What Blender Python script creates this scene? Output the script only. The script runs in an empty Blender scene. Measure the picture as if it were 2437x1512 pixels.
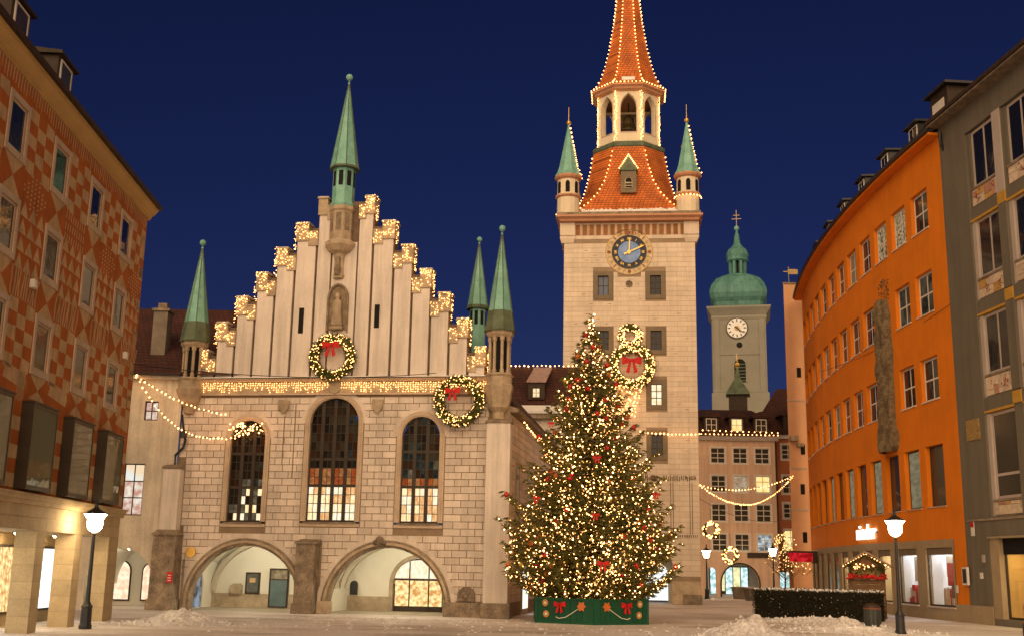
import bpy, math, random
from mathutils import Vector, Matrix
from mathutils.geometry import tessellate_polygon
random.seed(7)
R = math.radians
PI = math.pi
sc = bpy.context.scene
COL = sc.collection

# ------------------------------------------------------------------ camera
cam_d = bpy.data.cameras.new('camera')
cam = bpy.data.objects.new('camera', cam_d)
COL.objects.link(cam)
sc.camera = cam
cam_d.sensor_fit = 'HORIZONTAL'
cam_d.sensor_width = 36.0
cam_d.lens = 39.71
cam_d.clip_start = 0.5
cam_d.clip_end = 3000
pitch, roll = math.atan((1348.0 - 756.0) / 2687.0), R(1.05)
fw = Vector((0, math.cos(pitch), math.sin(pitch)))
r0 = Vector((1, 0, 0))
u0 = r0.cross(fw)
rv = math.cos(roll) * r0 + math.sin(roll) * u0
uv = -math.sin(roll) * r0 + math.cos(roll) * u0
mw = Matrix((rv, uv, -fw)).transposed().to_4x4()
mw.translation = (0, 0, 2.5)
cam.matrix_world = mw

# ------------------------------------------------------------------ sky, sun, exposure
SUN_DIR = Vector((-0.19, -0.95, 0.22)).normalized()      # towards the light
world = bpy.data.worlds.new('World')
sc.world = world
world.use_nodes = True
wn = world.node_tree
wn.nodes.clear()
sky = wn.nodes.new('ShaderNodeTexSky')
sky.sky_type = 'NISHITA'
sky.sun_disc = False
sky.sun_elevation = math.asin(SUN_DIR.z)
sky.sun_rotation = math.atan2(SUN_DIR.x, SUN_DIR.y)
sky.air_density = 1.0
sky.dust_density = 0.2
sky.ozone_density = 4.0
tint = wn.nodes.new('ShaderNodeMix')
tint.data_type = 'RGBA'
tint.blend_type = 'MULTIPLY'
tint.inputs[0].default_value = 1.0
tint.inputs[7].default_value = (0.40, 0.35, 0.82, 1)
bg = wn.nodes.new('ShaderNodeBackground')
bg.inputs[1].default_value = 0.017
wo = wn.nodes.new('ShaderNodeOutputWorld')
wn.links.new(sky.outputs[0], tint.inputs[6])
wn.links.new(tint.outputs[2], bg.inputs[0])
wn.links.new(bg.outputs[0], wo.inputs[0])

sun_d = bpy.data.lights.new('city_glow', 'SUN')  # wide warm sun added to stand in for the square's street lighting
sun_d.energy = 4.8
sun_d.angle = R(100)
sun_d.color = (1.0, 0.69, 0.39)
sun = bpy.data.objects.new('city_glow', sun_d)
COL.objects.link(sun)
sun.rotation_euler = (-SUN_DIR).to_track_quat('-Z', 'Y').to_euler()
sun.location = (-20, -60, 60)

sc.view_settings.view_transform = 'Standard'
sc.view_settings.look = 'None'
sc.view_settings.exposure = 0.14
sc.view_settings.gamma = 1.0
sc.view_settings.use_curve_mapping = False
sc.cycles.use_denoising = True
sc.cycles.max_bounces = 5
sc.cycles.diffuse_bounces = 2
sc.cycles.glossy_bounces = 3
sc.cycles.transparent_max_bounces = 8
sc.cycles.sample_clamp_indirect = 4.0
sc.cycles.use_light_tree = True
sc.cycles.caustics_reflective = False
sc.cycles.caustics_refractive = False

# ------------------------------------------------------------------ materials
MATS = {}
def mat(name, col, rough=0.8, var=0.18, scale=0.7, bump=0.0, bscale=25.0, metal=0.0, rnd=0.0, spec=0.3, col2=None, fine=0.0, streak=0.0):
    """Procedural principled surface: large-scale weathering noise, fine grain, bump, per-object tone."""
    if name in MATS: return MATS[name]
    m = bpy.data.materials.new(name)
    m.use_nodes = True
    n = m.node_tree; b = n.nodes['Principled BSDF']
    b.inputs['Roughness'].default_value = rough
    b.inputs['Metallic'].default_value = metal
    b.inputs['Specular IOR Level'].default_value = spec
    geo = n.nodes.new('ShaderNodeNewGeometry')
    nz = n.nodes.new('ShaderNodeTexNoise')
    nz.inputs['Scale'].default_value = scale
    nz.inputs['Detail'].default_value = 6
    nz.inputs['Roughness'].default_value = 0.65
    n.links.new(geo.outputs['Position'], nz.inputs['Vector'])
    ramp = n.nodes.new('ShaderNodeMapRange')
    ramp.inputs[1].default_value = 0.3; ramp.inputs[2].default_value = 0.7
    n.links.new(nz.outputs[0], ramp.inputs[0])
    mix = n.nodes.new('ShaderNodeMix'); mix.data_type = 'RGBA'
    c = Vector(col)
    lo = Vector(col2) if col2 else c * (1 - var)
    hi = c if col2 else c * (1 + var)
    mix.inputs[6].default_value = (*lo, 1); mix.inputs[7].default_value = (*[min(1, x) for x in hi], 1)
    n.links.new(ramp.outputs[0], mix.inputs[0])
    out = mix.outputs[2]
    if rnd:
        oi = n.nodes.new('ShaderNodeObjectInfo')
        mr = n.nodes.new('ShaderNodeMapRange')
        mr.inputs[3].default_value = 1 - rnd; mr.inputs[4].default_value = 1 + rnd
        n.links.new(oi.outputs['Random'], mr.inputs[0])
        vm = n.nodes.new('ShaderNodeVectorMath'); vm.operation = 'SCALE'
        n.links.new(out, vm.inputs[0]); n.links.new(mr.outputs[0], vm.inputs['Scale'])
        out = vm.outputs[0]
    if streak:      # rain streaks: noise drawn out downwards
        sv = n.nodes.new('ShaderNodeVectorMath'); sv.operation = 'MULTIPLY'; sv.inputs[1].default_value = (2.2, 2.2, .16)
        n.links.new(geo.outputs['Position'], sv.inputs[0])
        ns = n.nodes.new('ShaderNodeTexNoise'); ns.inputs['Scale'].default_value = 1.0; ns.inputs['Detail'].default_value = 7; ns.inputs['Roughness'].default_value = .7
        n.links.new(sv.outputs[0], ns.inputs['Vector'])
        ms = n.nodes.new('ShaderNodeMapRange'); ms.inputs[1].default_value = .36; ms.inputs[2].default_value = .56
        ms.inputs[3].default_value = 1 - streak; ms.inputs[4].default_value = 1.0
        n.links.new(ns.outputs[0], ms.inputs[0])
        v3 = n.nodes.new('ShaderNodeVectorMath'); v3.operation = 'SCALE'
        n.links.new(out, v3.inputs[0]); n.links.new(ms.outputs[0], v3.inputs['Scale'])
        out = v3.outputs[0]
    if fine:
        nf = n.nodes.new('ShaderNodeTexNoise'); nf.inputs['Scale'].default_value = bscale
        nf.inputs['Detail'].default_value = 3
        n.links.new(geo.outputs['Position'], nf.inputs['Vector'])
        mf = n.nodes.new('ShaderNodeMapRange')
        mf.inputs[1].default_value = 0.35; mf.inputs[2].default_value = 0.65
        mf.inputs[3].default_value = 1 - fine; mf.inputs[4].default_value = 1 + fine
        n.links.new(nf.outputs[0], mf.inputs[0])
        v2 = n.nodes.new('ShaderNodeVectorMath'); v2.operation = 'SCALE'
        n.links.new(out, v2.inputs[0]); n.links.new(mf.outputs[0], v2.inputs['Scale'])
        out = v2.outputs[0]
    n.links.new(out, b.inputs['Base Color'])
    if bump:
        nb = n.nodes.new('ShaderNodeTexNoise'); nb.inputs['Scale'].default_value = bscale; nb.inputs['Detail'].default_value = 5
        n.links.new(geo.outputs['Position'], nb.inputs['Vector'])
        bp = n.nodes.new('ShaderNodeBump'); bp.inputs['Strength'].default_value = bump; bp.inputs['Distance'].default_value = 0.05
        n.links.new(nb.outputs[0], bp.inputs['Height']); n.links.new(bp.outputs[0], b.inputs['Normal'])
    MATS[name] = m
    return m

def emit(name, col, strength, sample=True):
    if name in MATS: return MATS[name]
    m = bpy.data.materials.new(name); m.use_nodes = True
    n = m.node_tree; n.nodes.clear()
    e = n.nodes.new('ShaderNodeEmission'); e.inputs[0].default_value = (*col, 1); e.inputs[1].default_value = strength
    o = n.nodes.new('ShaderNodeOutputMaterial'); n.links.new(e.outputs[0], o.inputs[0])
    if not sample: m.cycles.emission_sampling = 'NONE'
    MATS[name] = m
    return m

def emit_noise(name, c1, c2, strength, scale=2.0, stretch=(1, 1, 1)):
    """Uneven glow of two colours: lit rooms behind windows, painted glints and views."""
    if name in MATS: return MATS[name]
    m = bpy.data.materials.new(name); m.use_nodes = True
    n = m.node_tree; n.nodes.clear()
    geo = n.nodes.new('ShaderNodeNewGeometry')
    mp = n.nodes.new('ShaderNodeVectorMath'); mp.operation = 'MULTIPLY'; mp.inputs[1].default_value = stretch
    nz = n.nodes.new('ShaderNodeTexNoise'); nz.inputs['Scale'].default_value = scale; nz.inputs['Detail'].default_value = 4
    rp = n.nodes.new('ShaderNodeMapRange'); rp.inputs[1].default_value = .38; rp.inputs[2].default_value = .62
    mix = n.nodes.new('ShaderNodeMix'); mix.data_type = 'RGBA'
    mix.inputs[6].default_value = (*c1, 1); mix.inputs[7].default_value = (*c2, 1)
    e = n.nodes.new('ShaderNodeEmission'); e.inputs[1].default_value = strength
    o = n.nodes.new('ShaderNodeOutputMaterial')
    n.links.new(geo.outputs['Position'], mp.inputs[0]); n.links.new(mp.outputs[0], nz.inputs['Vector'])
    n.links.new(nz.outputs[0], rp.inputs[0]); n.links.new(rp.outputs[0], mix.inputs[0])
    n.links.new(mix.outputs[2], e.inputs[0]); n.links.new(e.outputs[0], o.inputs[0])
    MATS[name] = m
    return m

def glass(name, col=(0.012, 0.014, 0.02), rough=0.06):
    """Dark pane: a room without light behind reflecting glass, slightly uneven."""
    if name in MATS: return MATS[name]
    m = bpy.data.materials.new(name); m.use_nodes = True
    n = m.node_tree; b = n.nodes['Principled BSDF']
    b.inputs['Base Color'].default_value = (*col, 1); b.inputs['Roughness'].default_value = rough
    b.inputs['Specular IOR Level'].default_value = 0.32
    geo = n.nodes.new('ShaderNodeNewGeometry')
    nb = n.nodes.new('ShaderNodeTexNoise'); nb.inputs['Scale'].default_value = 1.4
    n.links.new(geo.outputs['Position'], nb.inputs['Vector'])
    bp = n.nodes.new('ShaderNodeBump'); bp.inputs['Strength'].default_value = 0.12; bp.inputs['Distance'].default_value = 0.05
    n.links.new(nb.outputs[0], bp.inputs['Height']); n.links.new(bp.outputs[0], b.inputs['Normal'])
    MATS[name] = m
    return m

def clear_glass(name='clear_glass'):
    if name in MATS: return MATS[name]
    m = bpy.data.materials.new(name); m.use_nodes = True
    n = m.node_tree; n.nodes.clear()
    t = n.nodes.new('ShaderNodeBsdfTransparent'); g = n.nodes.new('ShaderNodeBsdfGlossy'); g.inputs['Roughness'].default_value = .03
    mx = n.nodes.new('ShaderNodeMixShader'); o = n.nodes.new('ShaderNodeOutputMaterial')
    mx.inputs[0].default_value = .10; n.links.new(t.outputs[0], mx.inputs[1]); n.links.new(g.outputs[0], mx.inputs[2])
    n.links.new(mx.outputs[0], o.inputs[0])
    MATS[name] = m
    return m

def tile_mat(name, c1, c2, sx=3.2, sz=4.5, rough=0.75):
    """Clay roof tiles too small to pick apart: rows with bump and tone per tile."""
    if name in MATS: return MATS[name]
    m = bpy.data.materials.new(name); m.use_nodes = True
    n = m.node_tree; b = n.nodes['Principled BSDF']; b.inputs['Roughness'].default_value = rough
    tc = n.nodes.new('ShaderNodeTexCoord')
    sp = n.nodes.new('ShaderNodeSeparateXYZ'); n.links.new(tc.outputs['Object'], sp.inputs[0])
    ad = n.nodes.new('ShaderNodeMath'); ad.operation = 'ADD'
    n.links.new(sp.outputs[0], ad.inputs[0]); n.links.new(sp.outputs[1], ad.inputs[1])
    cb = n.nodes.new('ShaderNodeCombineXYZ')
    n.links.new(ad.outputs[0], cb.inputs[0]); n.links.new(sp.outputs[2], cb.inputs[1])
    br = n.nodes.new('ShaderNodeTexBrick')
    br.inputs['Color1'].default_value = (*c1, 1); br.inputs['Color2'].default_value = (*c2, 1)
    br.inputs['Mortar'].default_value = (*[x * .45 for x in c2], 1)
    br.inputs['Scale'].default_value = 1.0; br.inputs['Mortar Size'].default_value = 0.025
    br.inputs['Brick Width'].default_value = 1.0 / sx; br.inputs['Row Height'].default_value = 1.0 / sz
    n.links.new(cb.outputs[0], br.inputs['Vector'])
    nz = n.nodes.new('ShaderNodeTexNoise'); nz.inputs['Scale'].default_value = .8; nz.inputs['Detail'].default_value = 5
    n.links.new(tc.outputs['Object'], nz.inputs['Vector'])
    mr = n.nodes.new('ShaderNodeMapRange'); mr.inputs[1].default_value = .3; mr.inputs[2].default_value = .7; mr.inputs[3].default_value = .7; mr.inputs[4].default_value = 1.25
    n.links.new(nz.outputs[0], mr.inputs[0])
    vs = n.nodes.new('ShaderNodeVectorMath'); vs.operation = 'SCALE'
    n.links.new(br.outputs[0], vs.inputs[0]); n.links.new(mr.outputs[0], vs.inputs['Scale'])
    n.links.new(vs.outputs[0], b.inputs['Base Color'])
    bp = n.nodes.new('ShaderNodeBump'); bp.inputs['Strength'].default_value = .7; bp.inputs['Distance'].default_value = .04; bp.invert = True
    n.links.new(br.outputs['Fac'], bp.inputs['Height']); n.links.new(bp.outputs[0], b.inputs['Normal'])
    MATS[name] = m
    return m

plaster = mat('pale_plaster', (0.69, 0.595, 0.51), .9, .12, .5, .2, 30, rnd=.13, fine=.07, streak=.20)
plaster_w = mat('white_plaster', (0.71, 0.63, 0.56), .9, .10, .45, .15, 25, fine=.06, streak=.22)
mortar = mat('joint_mortar', (0.27, 0.195, 0.13), .95, .25, 1.2)
sand = mat('sandstone', (0.42, 0.33, 0.23), .9, .30, 1.6, .35, 18, rnd=.10, fine=.12)
dark_stone = mat('weathered_stone', (0.25, 0.195, 0.14), .95, .45, 1.8, .5, 14, rnd=.12, fine=.2)
trim = mat('rose_stone_trim', (0.54, 0.42, 0.31), .85, .18, 1.1, .2, 20, fine=.08)
copper = mat('green_copper', (0.24, 0.50, 0.42), .55, .35, 1.3, .1, 12, col2=(0.12, 0.30, 0.24), fine=.08, spec=.4)
copper_d = mat('dark_copper', (0.10, 0.13, 0.08), .6, .35, 1.5, .1, 12)
gold = mat('gold_leaf', (0.75, 0.48, 0.12), .35, .15, 2, metal=.8, spec=.5)
black = mat('black_iron', (0.018, 0.018, 0.02), .45, .2, 3, spec=.5)
brown = mat('dark_brown_wood', (0.045, 0.028, 0.018), .6, .3, 3)
dark_void = mat('dark_opening', (0.010, 0.009, 0.009), .9, .2, 2)  # near-black colour put in for the shade inside openings
tile_red = tile_mat('orange_clay_tiles', (0.66, 0.175, 0.025), (0.52, 0.12, 0.018))
tile_dark = tile_mat('old_red_tiles', (0.085, 0.022, 0.012), (0.05, 0.015, 0.009))
snow = mat('snow', (0.80, 0.77, 0.75), .75, .08, 1.2, .4, 12, fine=.06)
wframe_w = mat('white_window_paint', (0.74, 0.70, 0.63), .5, .1, 2)
wframe_d = mat('dark_window_bars', (0.05, 0.038, 0.028), .5, .2, 2)
glass_d = glass('dark_glass')
glass_m = glass('smoky_glass', (0.05, 0.045, 0.035), .12)
red_cloth = mat('red_cloth', (0.55, 0.015, 0.015), .6, .2, 4)
bulb_w = emit('warm_bulb', (1.0, 0.43, 0.13), 9.0)
bulb_t = emit('tree_bulb', (1.0, 0.47, 0.16), 20.0)
bulb_t2 = emit('tree_bulb_dim', (1.0, 0.40, 0.11), 7.0)
lampglow = emit('lamp_globe_glow', (1.0, 0.76, 0.45), 45.0)

# ------------------------------------------------------------------ mesh tools
class MB:
    def __init__(s): s.v = []; s.f = []
    def add(s, vs, fs):
        o = len(s.v); s.v += [tuple(p) for p in vs]; s.f += [tuple(i + o for i in f) for f in fs]; return s
    def box(s, x0, x1, y0, y1, z0, z1):
        return s.add([(x0,y0,z0),(x1,y0,z0),(x1,y1,z0),(x0,y1,z0),(x0,y0,z1),(x1,y0,z1),(x1,y1,z1),(x0,y1,z1)],
                     [(0,3,2,1),(4,5,6,7),(0,1,5,4),(1,2,6,5),(2,3,7,6),(3,0,4,7)])
    def hexa(s, b, t):      # bottom ring 4 pts, top ring 4 pts
        return s.add(list(b) + list(t), [(3,2,1,0),(4,5,6,7),(0,1,5,4),(1,2,6,5),(2,3,7,6),(3,0,4,7)])
    def prism(s, poly, y0, y1):      # polygon in x,z extruded along y
        n = len(poly)
        vs = [(x, y0, z) for x, z in poly] + [(x, y1, z) for x, z in poly]
        tris = tessellate_polygon([[Vector((x, z, 0)) for x, z in poly]])
        fs = [tuple(t) for t in tris] + [tuple(i + n for i in reversed(t)) for t in tris]
        fs += [(i, (i + 1) % n, (i + 1) % n + n, i + n) for i in range(n)]
        return s.add(vs, fs)
    def wall(s, outer, holes, y0, depth):      # sheet in x,z at y0 with holes, reveals going back by depth
        polys = [outer] + holes
        flat = [p for q in polys for p in q]
        tris = tessellate_polygon([[Vector((x, z, 0)) for x, z in q] for q in polys])
        s.add([(x, y0, z) for x, z in flat], [tuple(t) for t in tris])
        for h in holes:
            n = len(h)
            s.add([(x, y0, z) for x, z in h] + [(x, y0 + depth, z) for x, z in h], [(i, (i + 1) % n, (i + 1) % n + n, i + n) for i in range(n)])
        return s
    def band(s, inner, outer, y0, y1):      # strip between two equal-length open polylines, proud from y1 to y0
        n = len(inner)
        vs = [(x, y0, z) for x, z in inner] + [(x, y0, z) for x, z in outer] + [(x, y1, z) for x, z in inner] + [(x, y1, z) for x, z in outer]
        fs = []
        for i in range(n - 1):
            fs += [(i, i+1, n+i+1, n+i), (n+i, n+i+1, 3*n+i+1, 3*n+i), (i+1, i, 2*n+i, 2*n+i+1)]
        fs += [(0, n, 3*n, 2*n), (n-1, 2*n+n-1, 3*n+n-1, n+n-1)]
        return s.add(vs, fs)
    def rings(s, rings, cap0=True, cap1=True):      # loft of equal-count closed rings of 3D points
        n = len(rings[0]); o = len(s.v)
        for r in rings: s.v += [tuple(p) for p in r]
        for k in range(len(rings) - 1):
            for i in range(n):
                a = o + k*n + i; b = o + k*n + (i+1) % n
                s.f.append((a, b, b + n, a + n))
        if cap0: s.f.append(tuple(o + i for i in reversed(range(n))))
        if cap1: s.f.append(tuple(o + (len(rings)-1)*n + i for i in range(n)))
        return s
    def lathe(s, prof, n=8, cx=0, cy=0, rot=0.0):
        return s.rings([[(cx + r*math.cos(rot + 2*PI*i/n), cy + r*math.sin(rot + 2*PI*i/n), z) for i in range(n)] for r, z in prof])
    def tube(s, pts, r, n=5):
        pts = [Vector(p) for p in pts]; rings = []
        for i, p in enumerate(pts):
            d = (pts[min(i+1, len(pts)-1)] - pts[max(i-1, 0)]).normalized()
            a = d.cross(Vector((0,0,1)));
            if a.length < 1e-3: a = Vector((1,0,0))
            a.normalize(); b = d.cross(a)
            rr = r[i] if isinstance(r, (list, tuple)) else r
            rings.append([p + rr*(math.cos(2*PI*k/n)*a + math.sin(2*PI*k/n)*b) for k in range(n)])
        return s.rings(rings)
    def octa(s, c, r):
        x, y, z = c
        return s.add([(x+r,y,z),(x-r,y,z),(x,y+r,z),(x,y-r,z),(x,y,z+r),(x,y,z-r)],
                     [(0,2,4),(2,1,4),(1,3,4),(3,0,4),(2,0,5),(1,2,5),(3,1,5),(0,3,5)])
    def ball(s, c, r, n=8, m=5):
        pr = [(max(1e-3, r*math.sin(PI*k/m)), c[2] - r*math.cos(PI*k/m)) for k in range(m+1)]
        return s.lathe(pr, n, c[0], c[1])
    def quad(s, a, b, c, d): return s.add([a, b, c, d], [(0,1,2,3)])
    def build(s, name, m, parent=None, M=None, smooth=False, kind=None, bevel=0):
        me = bpy.data.meshes.new(name); me.from_pydata(s.v, [], s.f); me.update()
        if smooth: me.shade_smooth()
        me.materials.append(m)
        o = bpy.data.objects.new(name, me); COL.objects.link(o)
        if parent: o.parent = parent
        if M is not None: o.matrix_basis = M
        if kind: o['kind'] = kind
        if bevel:
            bv = o.modifiers.new('bevel', 'BEVEL'); bv.width = bevel; bv.segments = 1; bv.limit_method = 'ANGLE'
        return o

_unit = {}
def piece(name, m, parent, x0, x1, y0, y1, z0, z1, M=None, ch=0.0, jitter=0.0):
    """One box-shaped piece; alike pieces share a unit mesh (front is -y; ch chamfers its front edges)."""
    k = (m.name, ch > 0)
    if k not in _unit:
        b = MB()
        if ch:
            c = .5; q = .485; w = .42
            b.add([(-c,c,-c),(c,c,-c),(c,c,c),(-c,c,c),(-c,-w,-c),(c,-w,-c),(c,-w,c),(-c,-w,c),(-q,-c,-.46),(q,-c,-.46),(q,-c,.46),(-q,-c,.46)],
                  [(0,3,2,1),(0,1,5,4),(1,2,6,5),(2,3,7,6),(3,0,4,7),(4,5,9,8),(5,6,10,9),(6,7,11,10),(7,4,8,11),(8,9,10,11)])
        else: b.box(-.5,.5,-.5,.5,-.5,.5)
        me = bpy.data.meshes.new(name); me.from_pydata(b.v, [], b.f); me.materials.append(m); _unit[k] = me
    o = bpy.data.objects.new(name, _unit[k]); COL.objects.link(o); o.parent = parent
    L = Matrix.Translation(((x0+x1)/2, (y0+y1)/2, (z0+z1)/2)) @ Matrix.Diagonal((x1-x0, y1-y0, z1-z0, 1))
    o.matrix_basis = (M @ L) if M is not None else L
    return o

def thing(name, label, cat, loc=(0,0,0), rotz=0.0, group=None):
    o = bpy.data.objects.new(name, None); COL.objects.link(o)
    o.location = loc; o.rotation_euler = (0, 0, rotz); o.empty_display_size = .3
    return tag(o, label, cat, group)
def tag(o, label, cat, group=None):
    o['label'] = label; o['category'] = cat
    if group: o['group'] = group
    return o
def struct(o): o['kind'] = 'structure'; return o

def arc(cx, cz, r, a0, a1, n):
    return [(cx + r*math.cos(a0 + (a1-a0)*i/n), cz + r*math.sin(a0 + (a1-a0)*i/n)) for i in range(n+1)]
def arch_poly(x0, x1, z0, zs, n=14, point=0.0):
    """Opening outline: sill z0, spring zs, round (or pointed) head."""
    c = (x0+x1)/2; r = (x1-x0)/2
    pts = [(x0, z0), (x1, z0)]
    for i in range(n+1):
        a = PI*i/n; pts.append((c + r*math.cos(a), zs + r*math.sin(a)*(1+point*abs(math.sin(a)))))
    return pts
def rect(x0, x1, z0, z1): return [(x0,z0),(x1,z0),(x1,z1),(x0,z1)]

def window(parent, x0, x1, z0, z1, y, cols, rows, fm, panes, M=None, fw=.07, mw=.05, name='window', zr=None):
    """Window part: frame with bars (mesh) and every pane a sub-part. panes: material or function(col,row)."""
    b = MB(); d = .06
    b.box(x0, x0+fw, y, y+d, z0, z1).box(x1-fw, x1, y, y+d, z0, z1).box(x0+fw, x1-fw, y, y+d, z0, z0+fw).box(x0+fw, x1-fw, y, y+d, z1-fw, z1)
    xs = [x0+fw + (x1-x0-2*fw)*i/cols for i in range(cols+1)]
    zs = [z0+fw + (z1-z0-2*fw)*i/rows for i in range(rows+1)] if zr is None else [z0+fw + (z1-z0-2*fw)*t for t in zr]
    for x in xs[1:-1]: b.box(x-mw/2, x+mw/2, y+.004, y+d-.004, z0+fw, z1-fw)
    for z in zs[1:-1]: b.box(x0+fw, x1-fw, y+.01, y+d-.01, z-mw/2, z+mw/2)
    f = b.build(name, fm, parent, M)
    for i in range(cols):
        for j in range(len(zs)-1):
            pm = panes(i, j) if callable(panes) else panes
            piece('pane', pm, f, xs[i]+.002, xs[i+1]-.002, y+.022, y+.034, zs[j]+.002, zs[j+1]-.002)
    return f

def text_mesh(s, size, extrude, name, m, parent, M):
    cu = bpy.data.curves.new(name, 'FONT'); cu.body = s; cu.size = size; cu.extrude = extrude; cu.align_x = 'CENTER'; cu.resolution_u = 2
    o = bpy.data.objects.new(name, cu); COL.objects.link(o)
    dg = bpy.context.evaluated_depsgraph_get()
    me = bpy.data.meshes.new_from_object(o.evaluated_get(dg)); me.name = name
    COL.objects.unlink(o); bpy.data.objects.remove(o)
    me.materials.clear(); me.materials.append(m)
    q = bpy.data.objects.new(name, me); COL.objects.link(q); q.parent = parent; q.matrix_basis = M
    return q

def bulbs(pts, r=.045, jit=.25):
    b = MB()
    for p in pts: b.octa(p, r*random.uniform(1-jit, 1+jit))
    return b
def lerp(a, b, t): return a + (b-a)*t
def along(p, q, step, sag=0.0):
    p = Vector(p); q = Vector(q); n = max(2, int((q-p).length/step))
    return [p.lerp(q, i/n) - Vector((0,0,sag*4*(i/n)*(1-i/n))) for i in range(n+1)]
def string_lights(label, runs, step=.30, r=.05, m=bulb_w, wire=True, group=None, wirem=black, jit=.03, name='string_lights'):
    """runs: list of (p, q, sag). One thing: the wire and its bulbs."""
    base = Vector(runs[0][0]); t = thing(name, label, 'string lights', base, 0, group)
    w = MB(); pts = []
    for run in runs:
        p, q, sag = run
        line = along(p, q, step, sag)
        w.tube([v - base for v in line], .012, 3)
        pts += [v - base + Vector((random.uniform(-jit,jit), random.uniform(-jit,jit), random.uniform(-jit,jit)-.03)) for v in line]
    if wire: w.build('wire', wirem, t)
    bulbs(pts, r).build('bulbs', m, t, kind='stuff')
    return t

# ------------------------------------------------------------------ ground
def ground_mat():
    m = bpy.data.materials.new('trodden_snow_paving'); m.use_nodes = True
    n = m.node_tree; b = n.nodes['Principled BSDF']; b.inputs['Roughness'].default_value = .7; b.inputs['Specular IOR Level'].default_value = .35
    geo = n.nodes.new('ShaderNodeNewGeometry')
    st = n.nodes.new('ShaderNodeVectorMath'); st.operation = 'MULTIPLY'; st.inputs[1].default_value = (.28, 1, 1)
    n.links.new(geo.outputs['Position'], st.inputs[0])
    def noise(scale, det, src):
        z = n.nodes.new('ShaderNodeTexNoise'); z.inputs['Scale'].default_value = scale; z.inputs['Detail'].default_value = det; z.inputs['Roughness'].default_value = .65
        n.links.new(src, z.inputs['Vector']); return z.outputs[0]
    a = noise(.55, 8, st.outputs[0]); c = noise(.12, 4, geo.outputs['Position']); d = noise(5, 6, geo.outputs['Position'])
    s1 = n.nodes.new('ShaderNodeMath'); s1.operation = 'ADD'; n.links.new(a, s1.inputs[0]); n.links.new(c, s1.inputs[1])
    rp = n.nodes.new('ShaderNodeValToRGB')
    cr = rp.color_ramp
    cr.elements[0].position = .36; cr.elements[0].color = (.34, .275, .23, 1)
    cr.elements[1].position = .66; cr.elements[1].color = (.84, .80, .80, 1)
    e = cr.elements.new(.5); e.color = (.66, .59, .55, 1)
    hf = n.nodes.new('ShaderNodeMath'); hf.operation = 'MULTIPLY'; hf.inputs[1].default_value = .5
    n.links.new(s1.outputs[0], hf.inputs[0]); n.links.new(hf.outputs[0], rp.inputs[0])
    mr = n.nodes.new('ShaderNodeMapRange'); mr.inputs[1].default_value = .3; mr.inputs[2].default_value = .7; mr.inputs[3].default_value = .8; mr.inputs[4].default_value = 1.2
    n.links.new(d, mr.inputs[0])
    vs = n.nodes.new('ShaderNodeVectorMath'); vs.operation = 'SCALE'
    n.links.new(rp.outputs[0], vs.inputs[0]); n.links.new(mr.outputs[0], vs.inputs['Scale']); n.links.new(vs.outputs[0], b.inputs['Base Color'])
    bp = n.nodes.new('ShaderNodeBump'); bp.inputs['Strength'].default_value = .6; bp.inputs['Distance'].default_value = .06
    ad = n.nodes.new('ShaderNodeMath'); ad.operation = 'ADD'; n.links.new(a, ad.inputs[0]); n.links.new(d, ad.inputs[1])
    n.links.new(ad.outputs[0], bp.inputs['Height']); n.links.new(bp.outputs[0], b.inputs['Normal'])
    return m
struct(MB().quad((-600,-300,0),(600,-300,0),(600,1200,0),(-600,1200,0)).build('ground', ground_mat()))

# ------------------------------------------------------------------ left: house with sgraffito facade over an arcade
sg_o = mat('sgraffito_rust', (0.45, 0.125, 0.024), .9, .18, 1.1, .3, 30, fine=.12, streak=.18)
sg_b = mat('sgraffito_buff', (0.57, 0.38, 0.20), .9, .2, 1.3, .3, 30, fine=.10, streak=.22)
buff_trim = mat('buff_cornice', (0.55, 0.36, 0.14), .85, .12, .6, .1, 20)
arc_stone = mat('arcade_limestone', (0.50, 0.38, 0.22), .85, .14, 1.4, .2, 18, rnd=.07, fine=.08)
bronze = mat('bronze_cladding', (0.048, 0.035, 0.022), .45, .2, 2, metal=.3, spec=.5)
LH = thing('sgraffito_house', 'rust and buff patterned house above a lit stone arcade at the left edge', 'building', (-16.8, 49.7, 0), R(93))
UC = [-3.1, -7.25, -11.4, -15.55, -19.7, -23.85]
ROWZ = [(15.0, 17.0), (11.8, 13.8), (8.57, 10.62)]
U0 = -26.0
holes = []
for uc in UC:
    for z0, z1 in ROWZ:
        holes.append(rect(uc-.68, uc+.68, z0+.2, z1-.2))
b = MB().wall(rect(U0, 0, 4.57, 17.75), holes, 0, .22)
b.quad((0,0,4.57),(0,12,4.57),(0,12,17.75),(0,0,17.75))
b.build('wall', sg_o, LH)
curtain = mat('grey_curtain', (0.10, 0.10, 0.11), .9, .3, 6)
for ci, uc in enumerate(UC):
    for ri, (z0, z1) in enumerate(ROWZ):
        f = MB()
        f.band([(uc-.68,z0+.2),(uc+.68,z0+.2),(uc+.68,z1-.2),(uc-.68,z1-.2),(uc-.68,z0+.2)],
               [(uc-.87,z0),(uc+.87,z0),(uc+.87,z1),(uc-.87,z1),(uc-.87,z0)], -.045, .0)
        s = f.build('window_surround', trim, LH)
        pm = glass_m if (ri == 2 and ci in (1, 2)) else glass_d
        window(LH, uc-.68, uc+.68, z0+.2, z1-.2, .02, 1, 1, trim, pm, fw=.09)
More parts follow.
